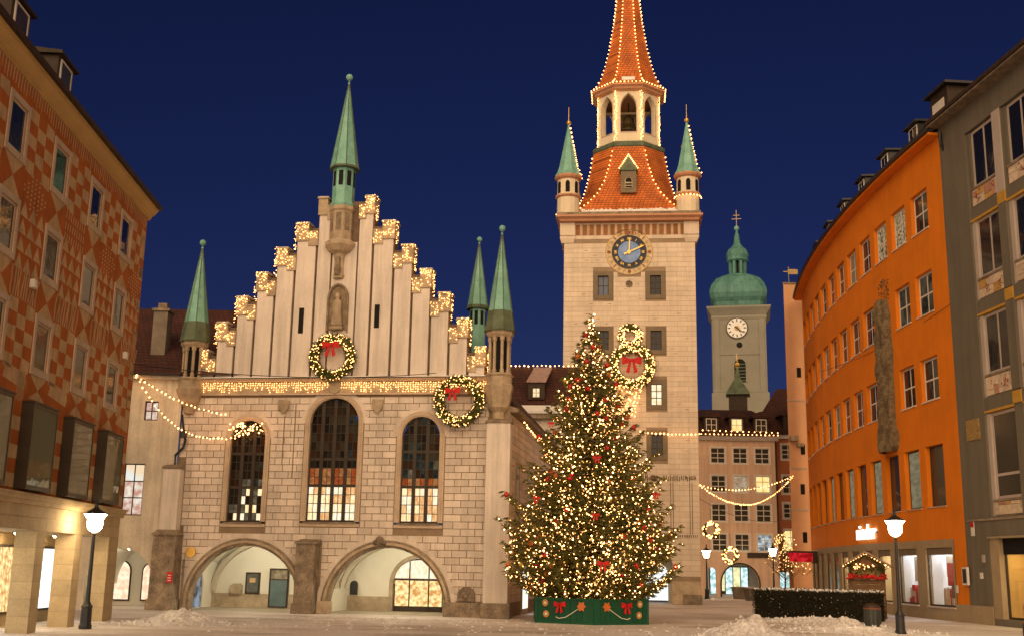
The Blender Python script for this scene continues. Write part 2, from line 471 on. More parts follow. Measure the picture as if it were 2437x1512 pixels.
# sgraffito shapes, 5 mm proud of the rust ground
pat = MB(); Y = -.005
def tri(a, b_, c): pat.add([(a[0],Y,a[1]),(b_[0],Y,b_[1]),(c[0],Y,c[1])], [(0,1,2)])
def qd(*p): pat.add([(x,Y,z) for x, z in p], [(0,1,2,3)])
for ci, uc in enumerate(UC):
    nx = uc + 4.15 if ci else 0.0
    # hourglasses between the window rows and above the oriels
    for (zt, zb) in ((15.0, 13.8), (11.8, 10.62), (8.57, 7.75)):
        zm = (zt+zb)/2 + random.uniform(-.08,.08)
        tri((uc-.8,zt),(uc+.8,zt),(uc+.05,zm)); tri((uc-.75,zb),(uc+.85,zb),(uc+.05,zm))
    L, Rr = uc+.95, (nx-.95 if ci else -.05)
    w = Rr-L
    for (z0, z1), kind in zip(ROWZ, ('check', 'tri', 'check')):
        if kind == 'check':
            cols, rows = 3, 5
            cw, chh = w/cols, (z1-z0+.2)/rows
            for i in range(cols):
                for j in range(rows):
                    if (i+j) % 2 == 0:
                        x, z = L+i*cw, z0-.1+j*chh; k = random.uniform(-.03,.03)
                        qd((x+k,z+k),(x+cw+k,z-k),(x+cw-k,z+chh+k),(x-k,z+chh-k))
        else:
            cols, rows = 3, 4; cw, chh = w/cols, (z1-z0+.3)/rows
            for i in range(cols):
                for j in range(rows):
                    x, z = L+i*cw, z0-.15+j*chh
                    tri((x+.03,z+.03),(x+cw-.03,z+.03),(x+cw*.5+random.uniform(-.05,.05),z+chh-.02))
    # dashes in a diamond between row 1 and 2
    if ci % 2 == 1 or ci == 0:
        for i in range(7):
            for j in range(8):
                x = L + w*(i+.5)/7; z = 13.75 + j*.16
                if abs(i-3)/3.6 + abs(j-3.5)/4.6 < 1.05: qd((x-.07,z),(x+.06,z+.02),(x+.07,z+.09),(x-.06,z+.08))
    else:
        for i in range(9):
            for j in range(3):
                x = L + w*(i+.3)/9; z = 13.75 + j*.4
                qd((x,z),(x+.08,z+.03),(x+.12,z+.33),(x+.03,z+.30))
    # wavering stripes between row 2 and 3
    ns = 11
    for i in range(ns):
        x = L-.1 + (w+.2)*i/ns; px = x; zz = 10.75
        for k in range(4):
            nxx = px + random.uniform(-.05,.09); z2 = zz + .24
            qd((px,zz),(px+.11,zz),(nxx+.11,z2),(nxx,z2)); px, zz = nxx, z2
    # swallow-tailed ribbons under row 3
    z = 8.0
    qd((L+.1,z+.12),(L+w-.25,z-.06),(L+w-.1,z+.2),(L+.25,z+.36)); qd((L+.25,z+.36),(L+w-.1,z+.2),(L+w-.25,z+.48),(L+.1,z+.62))
    # wavy streaks beside
    if ci % 2 == 1:
        for i in range(5):
            x = L + w*.62 + i*.14; qd((x,7.55),(x+.07,7.55),(x+.1,8.5),(x+.03,8.5))
    # horizontal bands between the oriels
    for k in range(0, 6, 2):
        qd((uc+1.2, 4.75+k*.46),(nx-1.15 if ci else -.04, 4.75+k*.46),(nx-1.15 if ci else -.04, 5.2+k*.46),(uc+1.2, 5.2+k*.46))
    # quoin squares at the corner
    if ci == 0:
        for k in range(12):
            zz = 8.3 + k*.72
            if k % 2: qd((-.62,zz),(-.03,zz),(-.03,zz+.55),(-.62,zz+.55))
x = U0
while x < -.05:      # comb under the cornice
    hgt = random.uniform(.38,.62); qd((x,17.75-hgt),(x+.05,17.75-hgt),(x+.13,17.74),(x,17.74)); x += .235
pat.build('sgraffito_pattern', sg_b, LH)
# cornice, eave, roof
cor = MB()
prof = [(0,17.75),(-.07,17.76),(-.08,17.83),(-.13,17.84),(-.14,17.92),(-.24,17.98),(-.36,18.12),(-.37,18.18),(-.42,18.19),(-.42,18.26),(0,18.26)]
for (ya, za), (yb, zb) in zip(prof, prof[1:]): cor.quad((U0,ya,za),(.2,ya,za),(.2,yb,zb),(U0,yb,zb))
cor.add([(.2,y_,z_) for y_, z_ in prof], [tuple(range(len(prof)))]); cor.box(0,.2,.0,6,17.75,18.26)
cor.build('cornice', buff_trim, LH)
rf = MB().box(U0,.3,-.56,-.36,18.265,18.44)
rf.add([(U0,-.5,18.4),(.25,-.5,18.4),(.25,6,22.6),(U0,6,22.6)],[(0,1,2,3)])
roof = rf.build('roof', brown, LH)
for uc in (-11.3, -15.7, -20.0):
    d = MB().box(uc-.8, uc+.8, .25, 3, 18.6, 20.15); d.hexa([(uc-.95,.08,20.15),(uc+.95,.08,20.15),(uc+.95,3.4,20.15),(uc-.95,3.4,20.15)],[(uc-.95,.1,20.27),(uc+.95,.1,20.27),(uc+.8,3.2,20.6),(uc-.8,3.2,20.6)])
    dm = d.build('dormer', brown, LH)
    piece('pane', glass_m, dm, uc-.5, uc+.5, .215, .245, 19.2, 20.0); MB().band(rect(uc-.5,uc+.5,19.2,20.0)+[(uc-.5,19.2)], rect(uc-.58,uc+.58,19.12,20.08)+[(uc-.58,19.12)], .2, .25).build('dormer_frame', wframe_w, dm)
# oriel boxes
bay_glass = glass('oriel_glass', (0.17, 0.165, 0.10), .03)  # pale greenish reflection put into the base colour
for uc in UC:
    o = MB().box(uc-1.18, uc+1.18, -.41, .05, 4.72, 4.86).box(uc-1.18, uc+1.18, -.41, .05, 7.42, 7.55).box(uc-1.18, uc-1.12, -.41, .05, 4.86, 7.42).box(uc+1.12, uc+1.18, -.41, .05, 4.86, 7.42)
    o.box(uc-1.22, uc+1.22, -.45, .05, 7.55, 7.6)
    f = o.build('oriel', bronze, LH)
    piece('pane', bay_glass, f, uc-1.12, uc+1.12, -.385, -.36, 4.86, 7.42)
# string course and arcade
sc2 = MB().box(U0, .12, -.20, 0, 4.42, 4.57).box(U0, .08, -.13, 0, 4.28, 4.42).box(U0,.16,-.26,0,4.57,4.63)
sc2.build('string_course', arc_stone, LH)
MB().box(U0, -.02, .03, .9, 3.45, 4.28).build('lintel_core', arc_stone, LH)
for r_, (za, zb) in enumerate(((3.45, 3.86), (3.88, 4.27))):
    x = U0 + (.5 if r_ else 0)
    while x < -.1:
        x2 = min(x + random.uniform(1.3, 1.6), 0.0); x2 = 0.0 if x2 > -.4 else x2
        piece('fascia_slab', arc_stone, LH, x+.006, x2-.006, 0, .04, za, zb, ch=1); x = x2
PIL = [(-1.3, 0.0)] + [(-1.3-.0-4.15*k-.45+.0, -.05-4.15*k-.75) for k in range(1, 6)]
PIL = [(-1.35, 0.0), (-5.75, -4.93), (-9.9, -9.07), (-14.05, -13.22), (-18.2, -17.37), (-22.35, -21.5)]
for a, c in PIL:
    MB().box(a+.02, c-.02, .02, .72, 0, 3.45).build('pillar_core', mortar, LH)
    for k in range(6):
        z0, z1 = k*.575, k*.575+.565
        piece('pillar_block', arc_stone, LH, a, c, 0, .74, z0, z1)
# arcade room: ceiling, back wall with lit shop windows
MB().box(U0, -.3, .7, 2.6, 3.45, 3.6).build('arcade_ceiling', arc_stone, LH)
MB().box(U0, -.3, 2.3, 2.5, 0, 3.45).build('arcade_back_wall', arc_stone, LH)
shop_w = emit_noise('lit_shop_cool', (1.0, .93, .78), (.75, .9, 1.0), 1.7, .9)
shop_y = emit_noise('lit_shop_warm', (1.0, .76, .36), (.55, .26, .07), 1.25, 4.5)
for i, a in enumerate((-.3, -3.75, -7.2, -10.65, -14.1, -17.55)):
    f = MB().box(a-3.44, a, 2.23, 2.29, .45, 3.0).build('shop_window', bronze, LH)
    piece('pane', shop_w if i != 1 else shop_y, f, a-3.38, a-.06, 2.20, 2.225, .55, 2.9)
ceil_lamp = emit('ceiling_lamp_glow', (1.0, .72, .36), 70.0)
for a in (-3.1, -7.3, -11.4, -15.5):
    f = MB().lathe([(.28,3.40),(.30,3.44),(.05,3.449)], 12, a, 1.5).build('ceiling_lamp', bronze, LH)
    MB().lathe([(.02,3.34),(.2,3.36),(.24,3.40)], 12, a, 1.5).build('bulb', ceil_lamp, f)
# small wall boxes on the facade
for (uu, zz) in ((-13.0, 11.3), (-3.0+1.2, 10.95)):
    MB().box(uu-.14, uu+.14, -.18, -.005, zz, zz+.3).build('spotlight_box', wframe_w, LH, bevel=.02)

# ------------------------------------------------------------------ old town hall
TH = thing('old_town_hall', 'pale stone town hall with stepped gable, copper spires and two big arches', 'building', (-9, 60, 0), R(-9))
GC = -.27
wins = [(-5.13, .97, 4.62, 9.02), (-.36, 1.34, 4.68, 9.84), (4.39, 1.02, 4.66, 9.15)]
arches = [(-4.83, 3.0, .37), (2.82, 3.07, .30)]
holes = [arch_poly(c-r-.27, c+r+.27, z0-.27, zs, 18) for c, r, z0, zs in wins]
outer = [(-9.0, 0)]
for c, r, zs in arches:
    outer += [(c-r-.36, 0), (c-r-.36, zs)] + arc(c, zs, r+.36, PI, 0, 22) + [(c+r+.36, 0)]
outer += [(9.1, 0), (9.1, 12.2), (-9.0, 12.2)]
MB().wall(outer, holes, 0, .05).build('wall', mortar, TH)
# courses of painted ashlar: rectangular blocks between the openings
def cut_pairs(z0, z1, cuts, a, b):
    """Free stretches of a course: ends given at its bottom and its top, so stones follow the arches."""
    iv = [((a, a), (b, b))]
    for fn in cuts:
        h0, h1 = fn(z0), fn(z1)
        if h0 is None and h1 is None: continue
        if h0 is None: h0 = h1
        if h1 is None:
            m = (h0[0]+h0[1])/2; h1 = (m-.01, m+.01) if getattr(fn, 'round', False) else h0
        nv = []
        for L, Rr in iv:
            if max(h0[1], h1[1]) <= min(L) or min(h0[0], h1[0]) >= max(Rr): nv.append((L, Rr)); continue
            if h0[0] > L[0] and h1[0] >= L[1]: nv.append((L, (h0[0], h1[0])))
            if h0[1] < Rr[0] and h1[1] <= Rr[1]: nv.append(((h0[1], h1[1]), Rr))
        iv = nv
    return iv
def lay_course(z, h, cuts, a, b, step, offs, jx, jz, out, rand=.03, minw=.16):
    for L, Rr in cut_pairs(z+jz, z+h-jz, cuts, a, b):
        lo, hi = max(L), min(Rr)
        if min(Rr[0]-L[0], Rr[1]-L[1]) < .05 and max(Rr[0]-L[0], Rr[1]-L[1]) < .12: continue
        js = []; g = math.floor((lo-offs)/step)*step + offs
        while g < hi - minw:
            g += step if not callable(step) else step()
            x = g + random.uniform(-rand, rand)
            if lo + minw < x < hi - minw: js.append(x)
        pts = [L] + [(x, x) for x in js] + [Rr]
        for p, q in zip(pts, pts[1:]):
            out.append((p[0]+jx, p[1]+jx, q[0]-jx, q[1]-jx, z+jz, z+h-jz))
def lay_blocks(blocks, mt, parent, y_of, limit=300, key=None):
    blocks.sort(key=key or (lambda t: -(t[2]-t[0]))); rest = MB(); n = 0
    for (a0, a1, b0, b1, z0, z1) in blocks:
        d = y_of(); sq = abs(a0-a1) < .02 and abs(b0-b1) < .02
        if n < limit:
            if sq: piece('stone_block', mt, parent, a0, b0, d, .01, z0, z1, ch=1)
            else: MB().prism([(a0,z0),(b0,z0),(b1,z1),(a1,z1)] if b1-a1 > .01 else [(a0,z0),(b0,z0),((a1+b1)/2,z1)], d, .01).build('stone_block', mt, parent)
            n += 1
        else:
            if b1-a1 > .01 and b0-a0 > .01: rest.prism([(a0,z0),(b0,z0),(b1,z1),(a1,z1)], d, .01)
    if rest.v: rest.build('small_stone_blocks', mt, parent, kind='stuff')
def arch_cut(c, r, z0, zs):
    def fn(z):
        if z < z0 or z > zs + r: return None
        w = r if z <= zs else math.sqrt(max(0, r*r - (z-zs)**2)); return (c-w, c+w)
    fn.round = True
    return fn
def box_cut(x0, x1, z0, z1): return lambda z: (x0, x1) if z0 <= z <= z1 else None
cuts = [arch_cut(c, r+.30, z0-.31, zs) for c, r, z0, zs in wins] + [arch_cut(c, r+.40, 0, zs) for c, r, zs in arches]
cuts += [box_cut(-9.7, -8.42, 0, 4.1), box_cut(-9.7, -8.58, 4.1, 7.7), box_cut(-1.95, -.7, 0, 3.6), box_cut(7.95, 9.4, 0, 10.0), box_cut(5.9, 9.2, 0, .74), box_cut(8.0, 9.2, 10, 11.5)]
blocks = []
CH = .361; z = .76; row = 0
while z + CH <= 11.36:
    lay_course(z, CH, cuts, -9.0, 9.1, .78, .38 if row % 2 else 0.0, .02, .018, blocks); z += CH; row += 1
lay_blocks(blocks, plaster, TH, lambda: -.024 + random.uniform(-.004,.004))

# windows: stone surround, bars, leaded panes (lit below, dark above)
random.seed(11)
pane_dark = [glass('stained_dark_%d' % i, c, .12) for i, c in enumerate(((.02,.018,.015),(.035,.02,.012),(.02,.022,.02),(.05,.022,.012),(.012,.01,.01),(.045,.04,.03)))]
pane_lit = [emit_noise('stained_lit_%d' % i, c1, c2, s, 4, (2.6,1,1)) for i, (c1, c2, s) in enumerate((((1,.84,.52),(1,.62,.28),1.15),((1,.92,.72),(.95,.70,.4),1.1),((1,.66,.3),(.85,.35,.12),.9)))]
pane_or = [emit_noise('stained_orange_%d' % i, c1, c2, s, 4) for i, (c1, c2, s) in enumerate((((.70,.16,.04),(.45,.08,.02),.5),((.80,.36,.12),(.5,.16,.05),.5)))]
pane_mid = emit_noise('stained_mid', (.30,.25,.16), (.14,.10,.05), .45, 3)
pane_teal = emit_noise('stained_teal', (.075,.08,.06), (.03,.03,.025), .4, 3)
for wi, (c, r, z0, zs) in enumerate(wins):
    inner = [(c-r, z0), (c-r, zs)] + arc(c, zs, r, PI, 0, 18)[1:] + [(c+r, z0)]
    for k, (ro, yy) in enumerate(((.27, -.05), (.16, -.09))):
        out = [(c-r-ro, z0), (c-r-ro, zs)] + arc(c, zs, r+ro, PI, 0, 18)[1:] + [(c+r+ro, z0)]
        inn = inner if k == 0 else [(c-r-.07, z0), (c-r-.07, zs)] + arc(c, zs, r+.07, PI, 0, 18)[1:] + [(c+r+.07, z0)]
        MB().band(inn, out, yy, .30 if k == 0 else -.02).build('window_surround', trim, TH)
    MB().band([(c-r-.27, zs)] + arc(c, zs, r+.27, PI, 0, 18)[1:], [(c-r-.5, zs)] + arc(c, zs, r+.5, PI, 0, 18)[1:], -.012, 0).build('arch_plaster', plaster, TH)
    MB().hexa([(c-r-.27,-.06,z0-.28),(c+r+.27,-.06,z0-.28),(c+r+.27,.3,z0-.28),(c-r-.27,.3,z0-.28)],[(c-r-.27,-.06,z0-.12),(c+r+.27,-.06,z0-.12),(c+r+.27,.3,z0-.12),(c-r-.27,.3,z0-.12)]).build('window_surround', trim, TH)
    MB().hexa([(c-r-.1,-.12,z0-.118),(c+r+.1,-.12,z0-.118),(c+r+.1,.3,z0-.118),(c-r-.1,.3,z0-.118)],[(c-r-.1,-.12,z0-.06),(c+r+.1,-.12,z0-.06),(c+r,.3,z0),(c-r,.3,z0)]).build('window_sill', dark_stone, TH)
    ncol = 4 if wi == 1 else 3
    H = zs + r - z0
    bars = MB()
    xs = [c-r + 2*r*i/ncol for i in range(ncol+1)]
    for x in xs[1:-1]:
        zt = zs + math.sqrt(max(0, r*r-(x-c)**2)); bars.box(x-.095, x+.095, .12, .26, z0, zt)
    bars.box(c-r, c-r+.07, .14, .26, z0, zs).box(c+r-.07, c+r, .14, .26, z0, zs)
    nrow = 14 if wi == 1 else 12
    zr = [z0 + H*j/nrow for j in range(nrow+1)]
    main = (0, 4, 8) if wi != 1 else (0, 4, 7)
    for j in range(nrow):
        wv = r if zr[j] <= zs else math.sqrt(max(.01, r*r-(zr[j]-zs)**2))
        t = .075 if j in main else .018
        bars.box(c-wv, c+wv, .15, .25, zr[j]-t, zr[j]+t)
    for i in range(ncol):
        xm = (xs[i]+xs[i+1])/2; zt = zs + math.sqrt(max(0, r*r-(xm-c)**2)); bars.box(xm-.014, xm+.014, .16, .24, z0, zt)
    wf = bars.build('window', wframe_d, TH)
    for i in range(ncol*2):
        xa, xb = c-r + r*i/ncol, c-r + r*(i+1)/ncol
        for j in range(nrow):
            za, zb = zr[j], zr[j+1]
            xe = max(abs(xa-c), abs(xb-c)); lim = zs + math.sqrt(max(0, r*r - xe*xe)) + .02
            if zb > lim and za > zs: zb2 = lim
            else: zb2 = min(zb, lim) if zb > zs else zb
            # panes cut by the round head follow it
            f = j / nrow
            if f < .27: pm = random.choice(pane_lit) if wi else random.choice(pane_lit[:2] + [pane_mid, pane_dark[2], pane_mid])
            elif f < .40: pm = random.choice(pane_or if wi else [pane_teal, pane_mid, pane_dark[1]])
            elif f < .55 and wi == 2: pm = random.choice([pane_mid, pane_teal, pane_mid, pane_dark[1]])
            else: pm = random.choice(pane_dark + ([pane_teal] if random.random() < .5 else []))
            ia, ib = min(abs(xa-c), abs(xb-c)), xe
            ta, tb = (zs + math.sqrt(max(0, r*r-(x-c)**2)) for x in (xa, xb))
            if max(ta, tb) <= za + .02: continue
            pz = [min(zb, ta), min(zb, tb)]
            if zb <= min(ta, tb): piece('pane', pm, wf, xa+.01, xb-.01, .19, .205, za+.008, zb-.008)
            else:
                p = [(xa+.01, za), (xb-.01, za)] + ([(xb-.01, pz[1])] if pz[1] > za else []) + ([(xa+.01, pz[0])] if pz[0] > za else [])
                if len(p) >= 3: MB().prism(p, .19, .205).build('pane', pm, wf)

# portals: moulded arches, vaulted hall behind
random.seed(3)
for ai, (c, r, zs) in enumerate(arches):
    def ap(rr): return [(c-rr, 0), (c-rr, zs)] + arc(c, zs, rr, PI, 0, 24)[1:] + [(c+rr, 0)]
    MB().band(ap(r), ap(r+.13), -.02, .55).build('arch_moulding', dark_stone, TH)
    MB().band(ap(r+.13), ap(r+.26), -.13, .05).build('arch_moulding', sand, TH)
    MB().band(ap(r+.26), ap(r+.38), -.07, .05).build('arch_moulding', dark_stone, TH)
    MB().band(ap(r+.38), ap(r+.62), -.012, .0).build('arch_plaster', plaster, TH)
hall_p = mat('hall_whitewash', (0.74, 0.70, 0.60), .9, .06, .6)
hv = MB()
bx = [(-8.7, -1.1), (-1.1, 6.6)]
for a, c2 in bx:      # groin vaults
    n, m_ = 22, 14; cx = (a+c2)/2; hx = (c2-a)/2; cy = 2.75; hy = 2.25; zs = 1.15
    vs = []
    for i in range(n+1):
        for j in range(m_+1):
            dx = -1 + 2*i/n; dy = -1 + 2*j/m_
            zz = zs + 2.75*max(math.sqrt(max(0, 1-dx*dx)), math.sqrt(max(0, 1-dy*dy))); vs.append((cx+dx*hx, cy+dy*hy, zz))
    hv.add(vs, [(i*(m_+1)+j, i*(m_+1)+j+1, (i+1)*(m_+1)+j+1, (i+1)*(m_+1)+j) for i in range(n) for j in range(m_)])
hv.build('vault', hall_p, TH, smooth=False)
rib_p = mat('vault_rib', (0.52, 0.46, 0.36), .9, .1, 1)
for a, c2 in bx:
    cx = (a+c2)/2; hx = (c2-a)/2
    for s1 in (-1, 1):
        for s2 in (-1, 1): MB().tube([(cx+s1*hx*t, 2.75+s2*2.25*t, 1.10+2.75*math.sqrt(max(0,1-t*t))) for t in [k/10 for k in range(11)]], .055, 6).build('vault_rib', rib_p, TH)  # darker ribs added to draw the groin shading of the vault
    MB().band([(cx+hx*.94*math.cos(q), .9+2.75*math.sin(q)) for q in [PI-PI*k/20 for k in range(21)]], [(cx+hx*1.0*math.cos(q), .9+3.0*math.sin(q)) for q in [PI-PI*k/20 for k in range(21)]], 4.72, 5.0).build('wall_arch', rib_p, TH)
for (xa, m_x) in ((-8.69, 1),):
    MB().prism(arch_poly(1.3, 3.6, 0, 1.3, 12), 0, .04).build('side_arch', rib_p, TH, M=Matrix.Translation((xa, 0, 0)) @ Matrix.Rotation(R(90), 4, 'Z') @ Matrix.Translation((0,-.04,0)))
    MB().prism(arch_poly(1.5, 3.4, 0.05, 1.3, 12), -.012, -.002).build('side_arch_view', emit_noise('painted_street_glimpse', (.35,.42,.5), (.10,.08,.06), .7, 2), TH, M=Matrix.Translation((xa, 0, 0)) @ Matrix.Rotation(R(90), 4, 'Z') @ Matrix.Translation((0,-.04,0)))  # glowing sheet painted as the street beyond; no opening behind it
MB().wall(rect(-8.7, 6.6, 0, 4.1), [arch_poly(1.9, 4.75, .0, 1.45, 16)], 5.0, .4).build('hall_back_wall', hall_p, TH)
MB().box(-8.75, -8.7, .5, 5, 0, 4.1).build('hall_side_wall', hall_p, TH); MB().box(6.6, 6.65, .5, 5, 0, 4.1).build('hall_side_wall', hall_p, TH)
MB().box(-8.7, 1.9, 4.94, 4.997, 0, .78).box(4.75, 6.6, 4.94, 4.997, 0, .78).build('dado', sand, TH)
MB().box(-1.5, -.7, .4, 5.0, 0, 1.2).build('hall_pier', hall_p, TH)
MB().quad((-8.7,.2,.012),(6.6,.2,.012),(6.6,5,.012),(-8.7,5,.012)).build('hall_floor', mat('hall_paving', (.34,.29,.22), .6, .15, 1.5), TH)
lampg = emit('hall_lamp_glow', (1.0, .88, .60), 640.0)
for (lx, ly) in ((-5.0, 1.5), (2.8, 1.4)):
    f = MB().lathe([(.03,3.8),(.03,4.0)], 6, lx, ly).lathe([(.20,3.78),(.22,3.82),(.05,3.86)], 14, lx, ly).build('hall_lamp', black, TH)
    MB().ball((lx, ly, 3.66), .13, 10, 6).build('bulb', lampg, f)
board = mat('notice_board_grey', (0.10, 0.11, 0.10), .6, .3, 5)
d = MB().box(-6.7, -5.85, 4.88, 4.99, .76, 1.96).build('notice_board', brown, TH); piece('panel', board, d, -6.6, -5.95, 4.865, 4.878, .86, 1.86)
piece('poster', sg_b, d, -6.45, -6.1, 4.858, 4.864, 1.4, 1.65)
d = MB().box(-5.3, -4.15, 4.9, 4.99, .05, 2.2).build('door', brown, TH)
piece('door_leaf', mat('blue_grey_door', (0.10, 0.15, 0.16), .5, .2, 2), d, -5.2, -4.25, 4.885, 4.898, .12, 1.55); piece('pane', emit_noise('door_light', (.55,.4,.2), (.3,.2,.1), .6, 4), d, -5.2, -4.25, 4.885, 4.898, 1.62, 2.1)
MB().box(-7.5, -6.85, 4.7, 4.93, .78, 1.25).box(-7.4, -6.95, 4.72, 4.93, 1.25, 1.32).build('wall_cabinet', sand, TH)
d = MB().box(-1.75, -1.45, 4.9, 4.99, .5, 1.85).build('showcase', brown, TH); piece('pane', pane_lit[1], d, -1.7, -1.5, 4.885, 4.898, .6, 1.75)
MB().prism(arch_poly(-.55, -.12, .85, 1.4, 8), 4.9, 4.99).build('niche_plate', black, TH)
# glazed shop door in the right bay
def shopcut(x0, x1, z0, z1): return None
sd = MB(); cx_, rr_ = 3.325, 1.42
sd.band([(cx_-rr_, 0), (cx_-rr_, 1.45)] + arc(cx_, 1.45, rr_, PI, 0, 16)[1:] + [(cx_+rr_, 0)], [(cx_-rr_-.22, 0), (cx_-rr_-.22, 1.45)] + arc(cx_, 1.45, rr_+.22, PI, 0, 16)[1:] + [(cx_+rr_+.22, 0)], 4.9, 5.0)
sd.build('door_arch', sand, TH)
sd = MB()
for x in (-1.40, -.55, .55, 1.34): sd.box(cx_+x, cx_+x+.07, 5.05, 5.13, 0, 1.5 + (1.2 if abs(x) < 1 else 0))
sd.box(cx_-1.4, cx_+1.4, 5.04, 5.14, 1.68, 1.78).box(cx_-1.4, cx_+1.4, 5.05, 5.13, 0, .3)
sdo = sd.build('shop_door', brown, TH)
for k, (xa, xb) in enumerate(((-1.33,-.55),(-.48,.55),(.62,1.34))): piece('pane', shop_y, sdo, cx_+xa, cx_+xb, 5.08, 5.1, .3, 1.68)
MB().prism([(cx_+1.36*math.cos(t*PI/12), 1.80 + 1.0*math.sin(t*PI/12)) for t in range(13)], 5.08, 5.10).build('pane', pane_lit[1], sdo)

# frieze band, cornice
fr = MB().box(-8.2, 8.0, -.12, 0, 11.42, 12.05); fr.build('frieze', sand, TH)
cn = MB().hexa([(-8.6,-.20,12.05),(8.5,-.20,12.05),(8.5,.4,12.05),(-8.6,.4,12.05)],[(-8.6,-.36,12.2),(8.5,-.36,12.2),(8.5,.4,12.28),(-8.6,.4,12.28)]); cn.box(-8.4, 8.3, -.16, 0, 11.34, 11.42)
cn.build('cornice', trim, TH)
MB().box(-8.3, 8.2, -.30, -.05, 12.26, 12.31).build('snow_on_cornice', snow, TH)
# stepped gable: slab, panels, caps
HW = [1.60, 2.80, 3.88, 4.94, 6.0, 7.05, 8.02]
TOP = [22.42, 20.95, 19.55, 18.15, 16.82, 15.38, 13.82]
slab = [(GC-HW[-1], 12.2), (GC+HW[-1], 12.2)]
for k in range(6, -1, -1):
    slab.append((GC+HW[k], TOP[k]-.25)); slab.append((GC+(HW[k-1] if k else .7), TOP[k]-.25))
for k in range(0, 7):
    slab.append((GC-(HW[k-1] if k else .7), TOP[k]-.25)); slab.append((GC-HW[k], TOP[k]-.25))
gable_joint = mat('gable_groove', (0.15, 0.10, 0.07), .95, .3, 1.5)
MB().prism(slab, .06, .75).build('gable_slab', gable_joint, TH)
CAPS = []
for sgn in (-1, 1):
    for k in range(7):
        xo = HW[k]; xi = HW[k-1] if k else .72
        xa, xb = sorted((GC+sgn*xo, GC+sgn*xi)); top = TOP[k]
        piece('gable_panel', plaster_w, TH, xa+.07, xb-.07, -.06, .3, 12.28, top-1.02)
        # cap: tall outer pier with coping, lower inner shoulder
        xm = GC + sgn*(xo - (xo-xi)*.58)
        ca, cb = sorted((GC+sgn*(xo+.02), xm)); sa, sb = sorted((xm, GC+sgn*xi))
        cap = MB().box(ca, cb, -.14, .80, top-1.02, top-.08).box(ca-.05, cb+.05, -.20, .86, top-.08, top+.02)
        cap.box(sa+.003, sb+.05, -.12, .74, top-1.3, top-.52).box(sa+.003, sb+.03, -.17, .78, top-.52, top-.46)
        cap.build('gable_step', sand, TH)
        CAPS.append((ca, cb, sa, sb, top))
        MB().box(ca-.03, cb+.03, -.15, .8, top+.02, top+.055).build('snow_cap', snow, TH)
MB().box(GC-.69, GC+.69, -.03, .3, 12.28, 19.8).build('gable_axis_panel', plaster_w, TH)
# niche with statue
nic = MB().band([(-1.0,14.85),(-1.0,16.6)] + [(-.5+.5*math.cos(a), 16.6+.75*math.sin(a)) for a in [PI - PI*i/10 for i in range(11)]] + [(0,14.85)],
                [(-1.1,14.75),(-1.1,16.6)] + [(-.5+.6*math.cos(a), 16.6+.87*math.sin(a)) for a in [PI - PI*i/10 for i in range(11)]] + [(.1,14.75)], -.14, -.03)
nic.build('niche_frame', dark_stone, TH)
MB().prism([(-1.0,14.85),(0,14.85)] + [(-.5+.5*math.cos(PI*i/10), 16.6+.75*math.sin(PI*i/10)) for i in range(11)], -.034, -.032).build('niche_back', mat('niche_painted_shade', (0.24,0.18,0.12), .95, .4, 3), TH)  # flush sheet; the recess shade is put into its dark colour
st = MB(); rs = []
for k, (rw, rd, z) in enumerate(((.30,.12,15.05),(.33,.16,15.2),(.27,.15,15.5),(.24,.15,15.8),(.28,.16,16.1),(.30,.15,16.35),(.20,.12,16.5),(.09,.09,16.58),(.13,.13,16.66),(.14,.14,16.78),(.09,.09,16.88),(.02,.02,16.92))):
    rs.append([(-.5+rw*math.cos(2*PI*i/10)*(1+.12*math.sin(5*i+k)), -.17+rd*math.sin(2*PI*i/10), z) for i in range(10)])
st.rings(rs).box(-.85,-.15,-.3,-.035,14.86,15.05); st.build('statue', sand, TH, smooth=True)
for (xa, za, zb) in ((-3.15, 7.6, 10.2), (-2.55, 6.9, 10.9)): MB().box(xa-.03, xa+.03, -.033, -.0, za, zb).build('painted_sundial_line', mortar, TH)
for (xa, za, zb) in ((-2.54, 14.72, 16.14), (1.72, 14.96, 16.25)):
    piece('slit_window', dark_void, TH, xa-.14, xa+.14, -.07, -.055, za, zb)
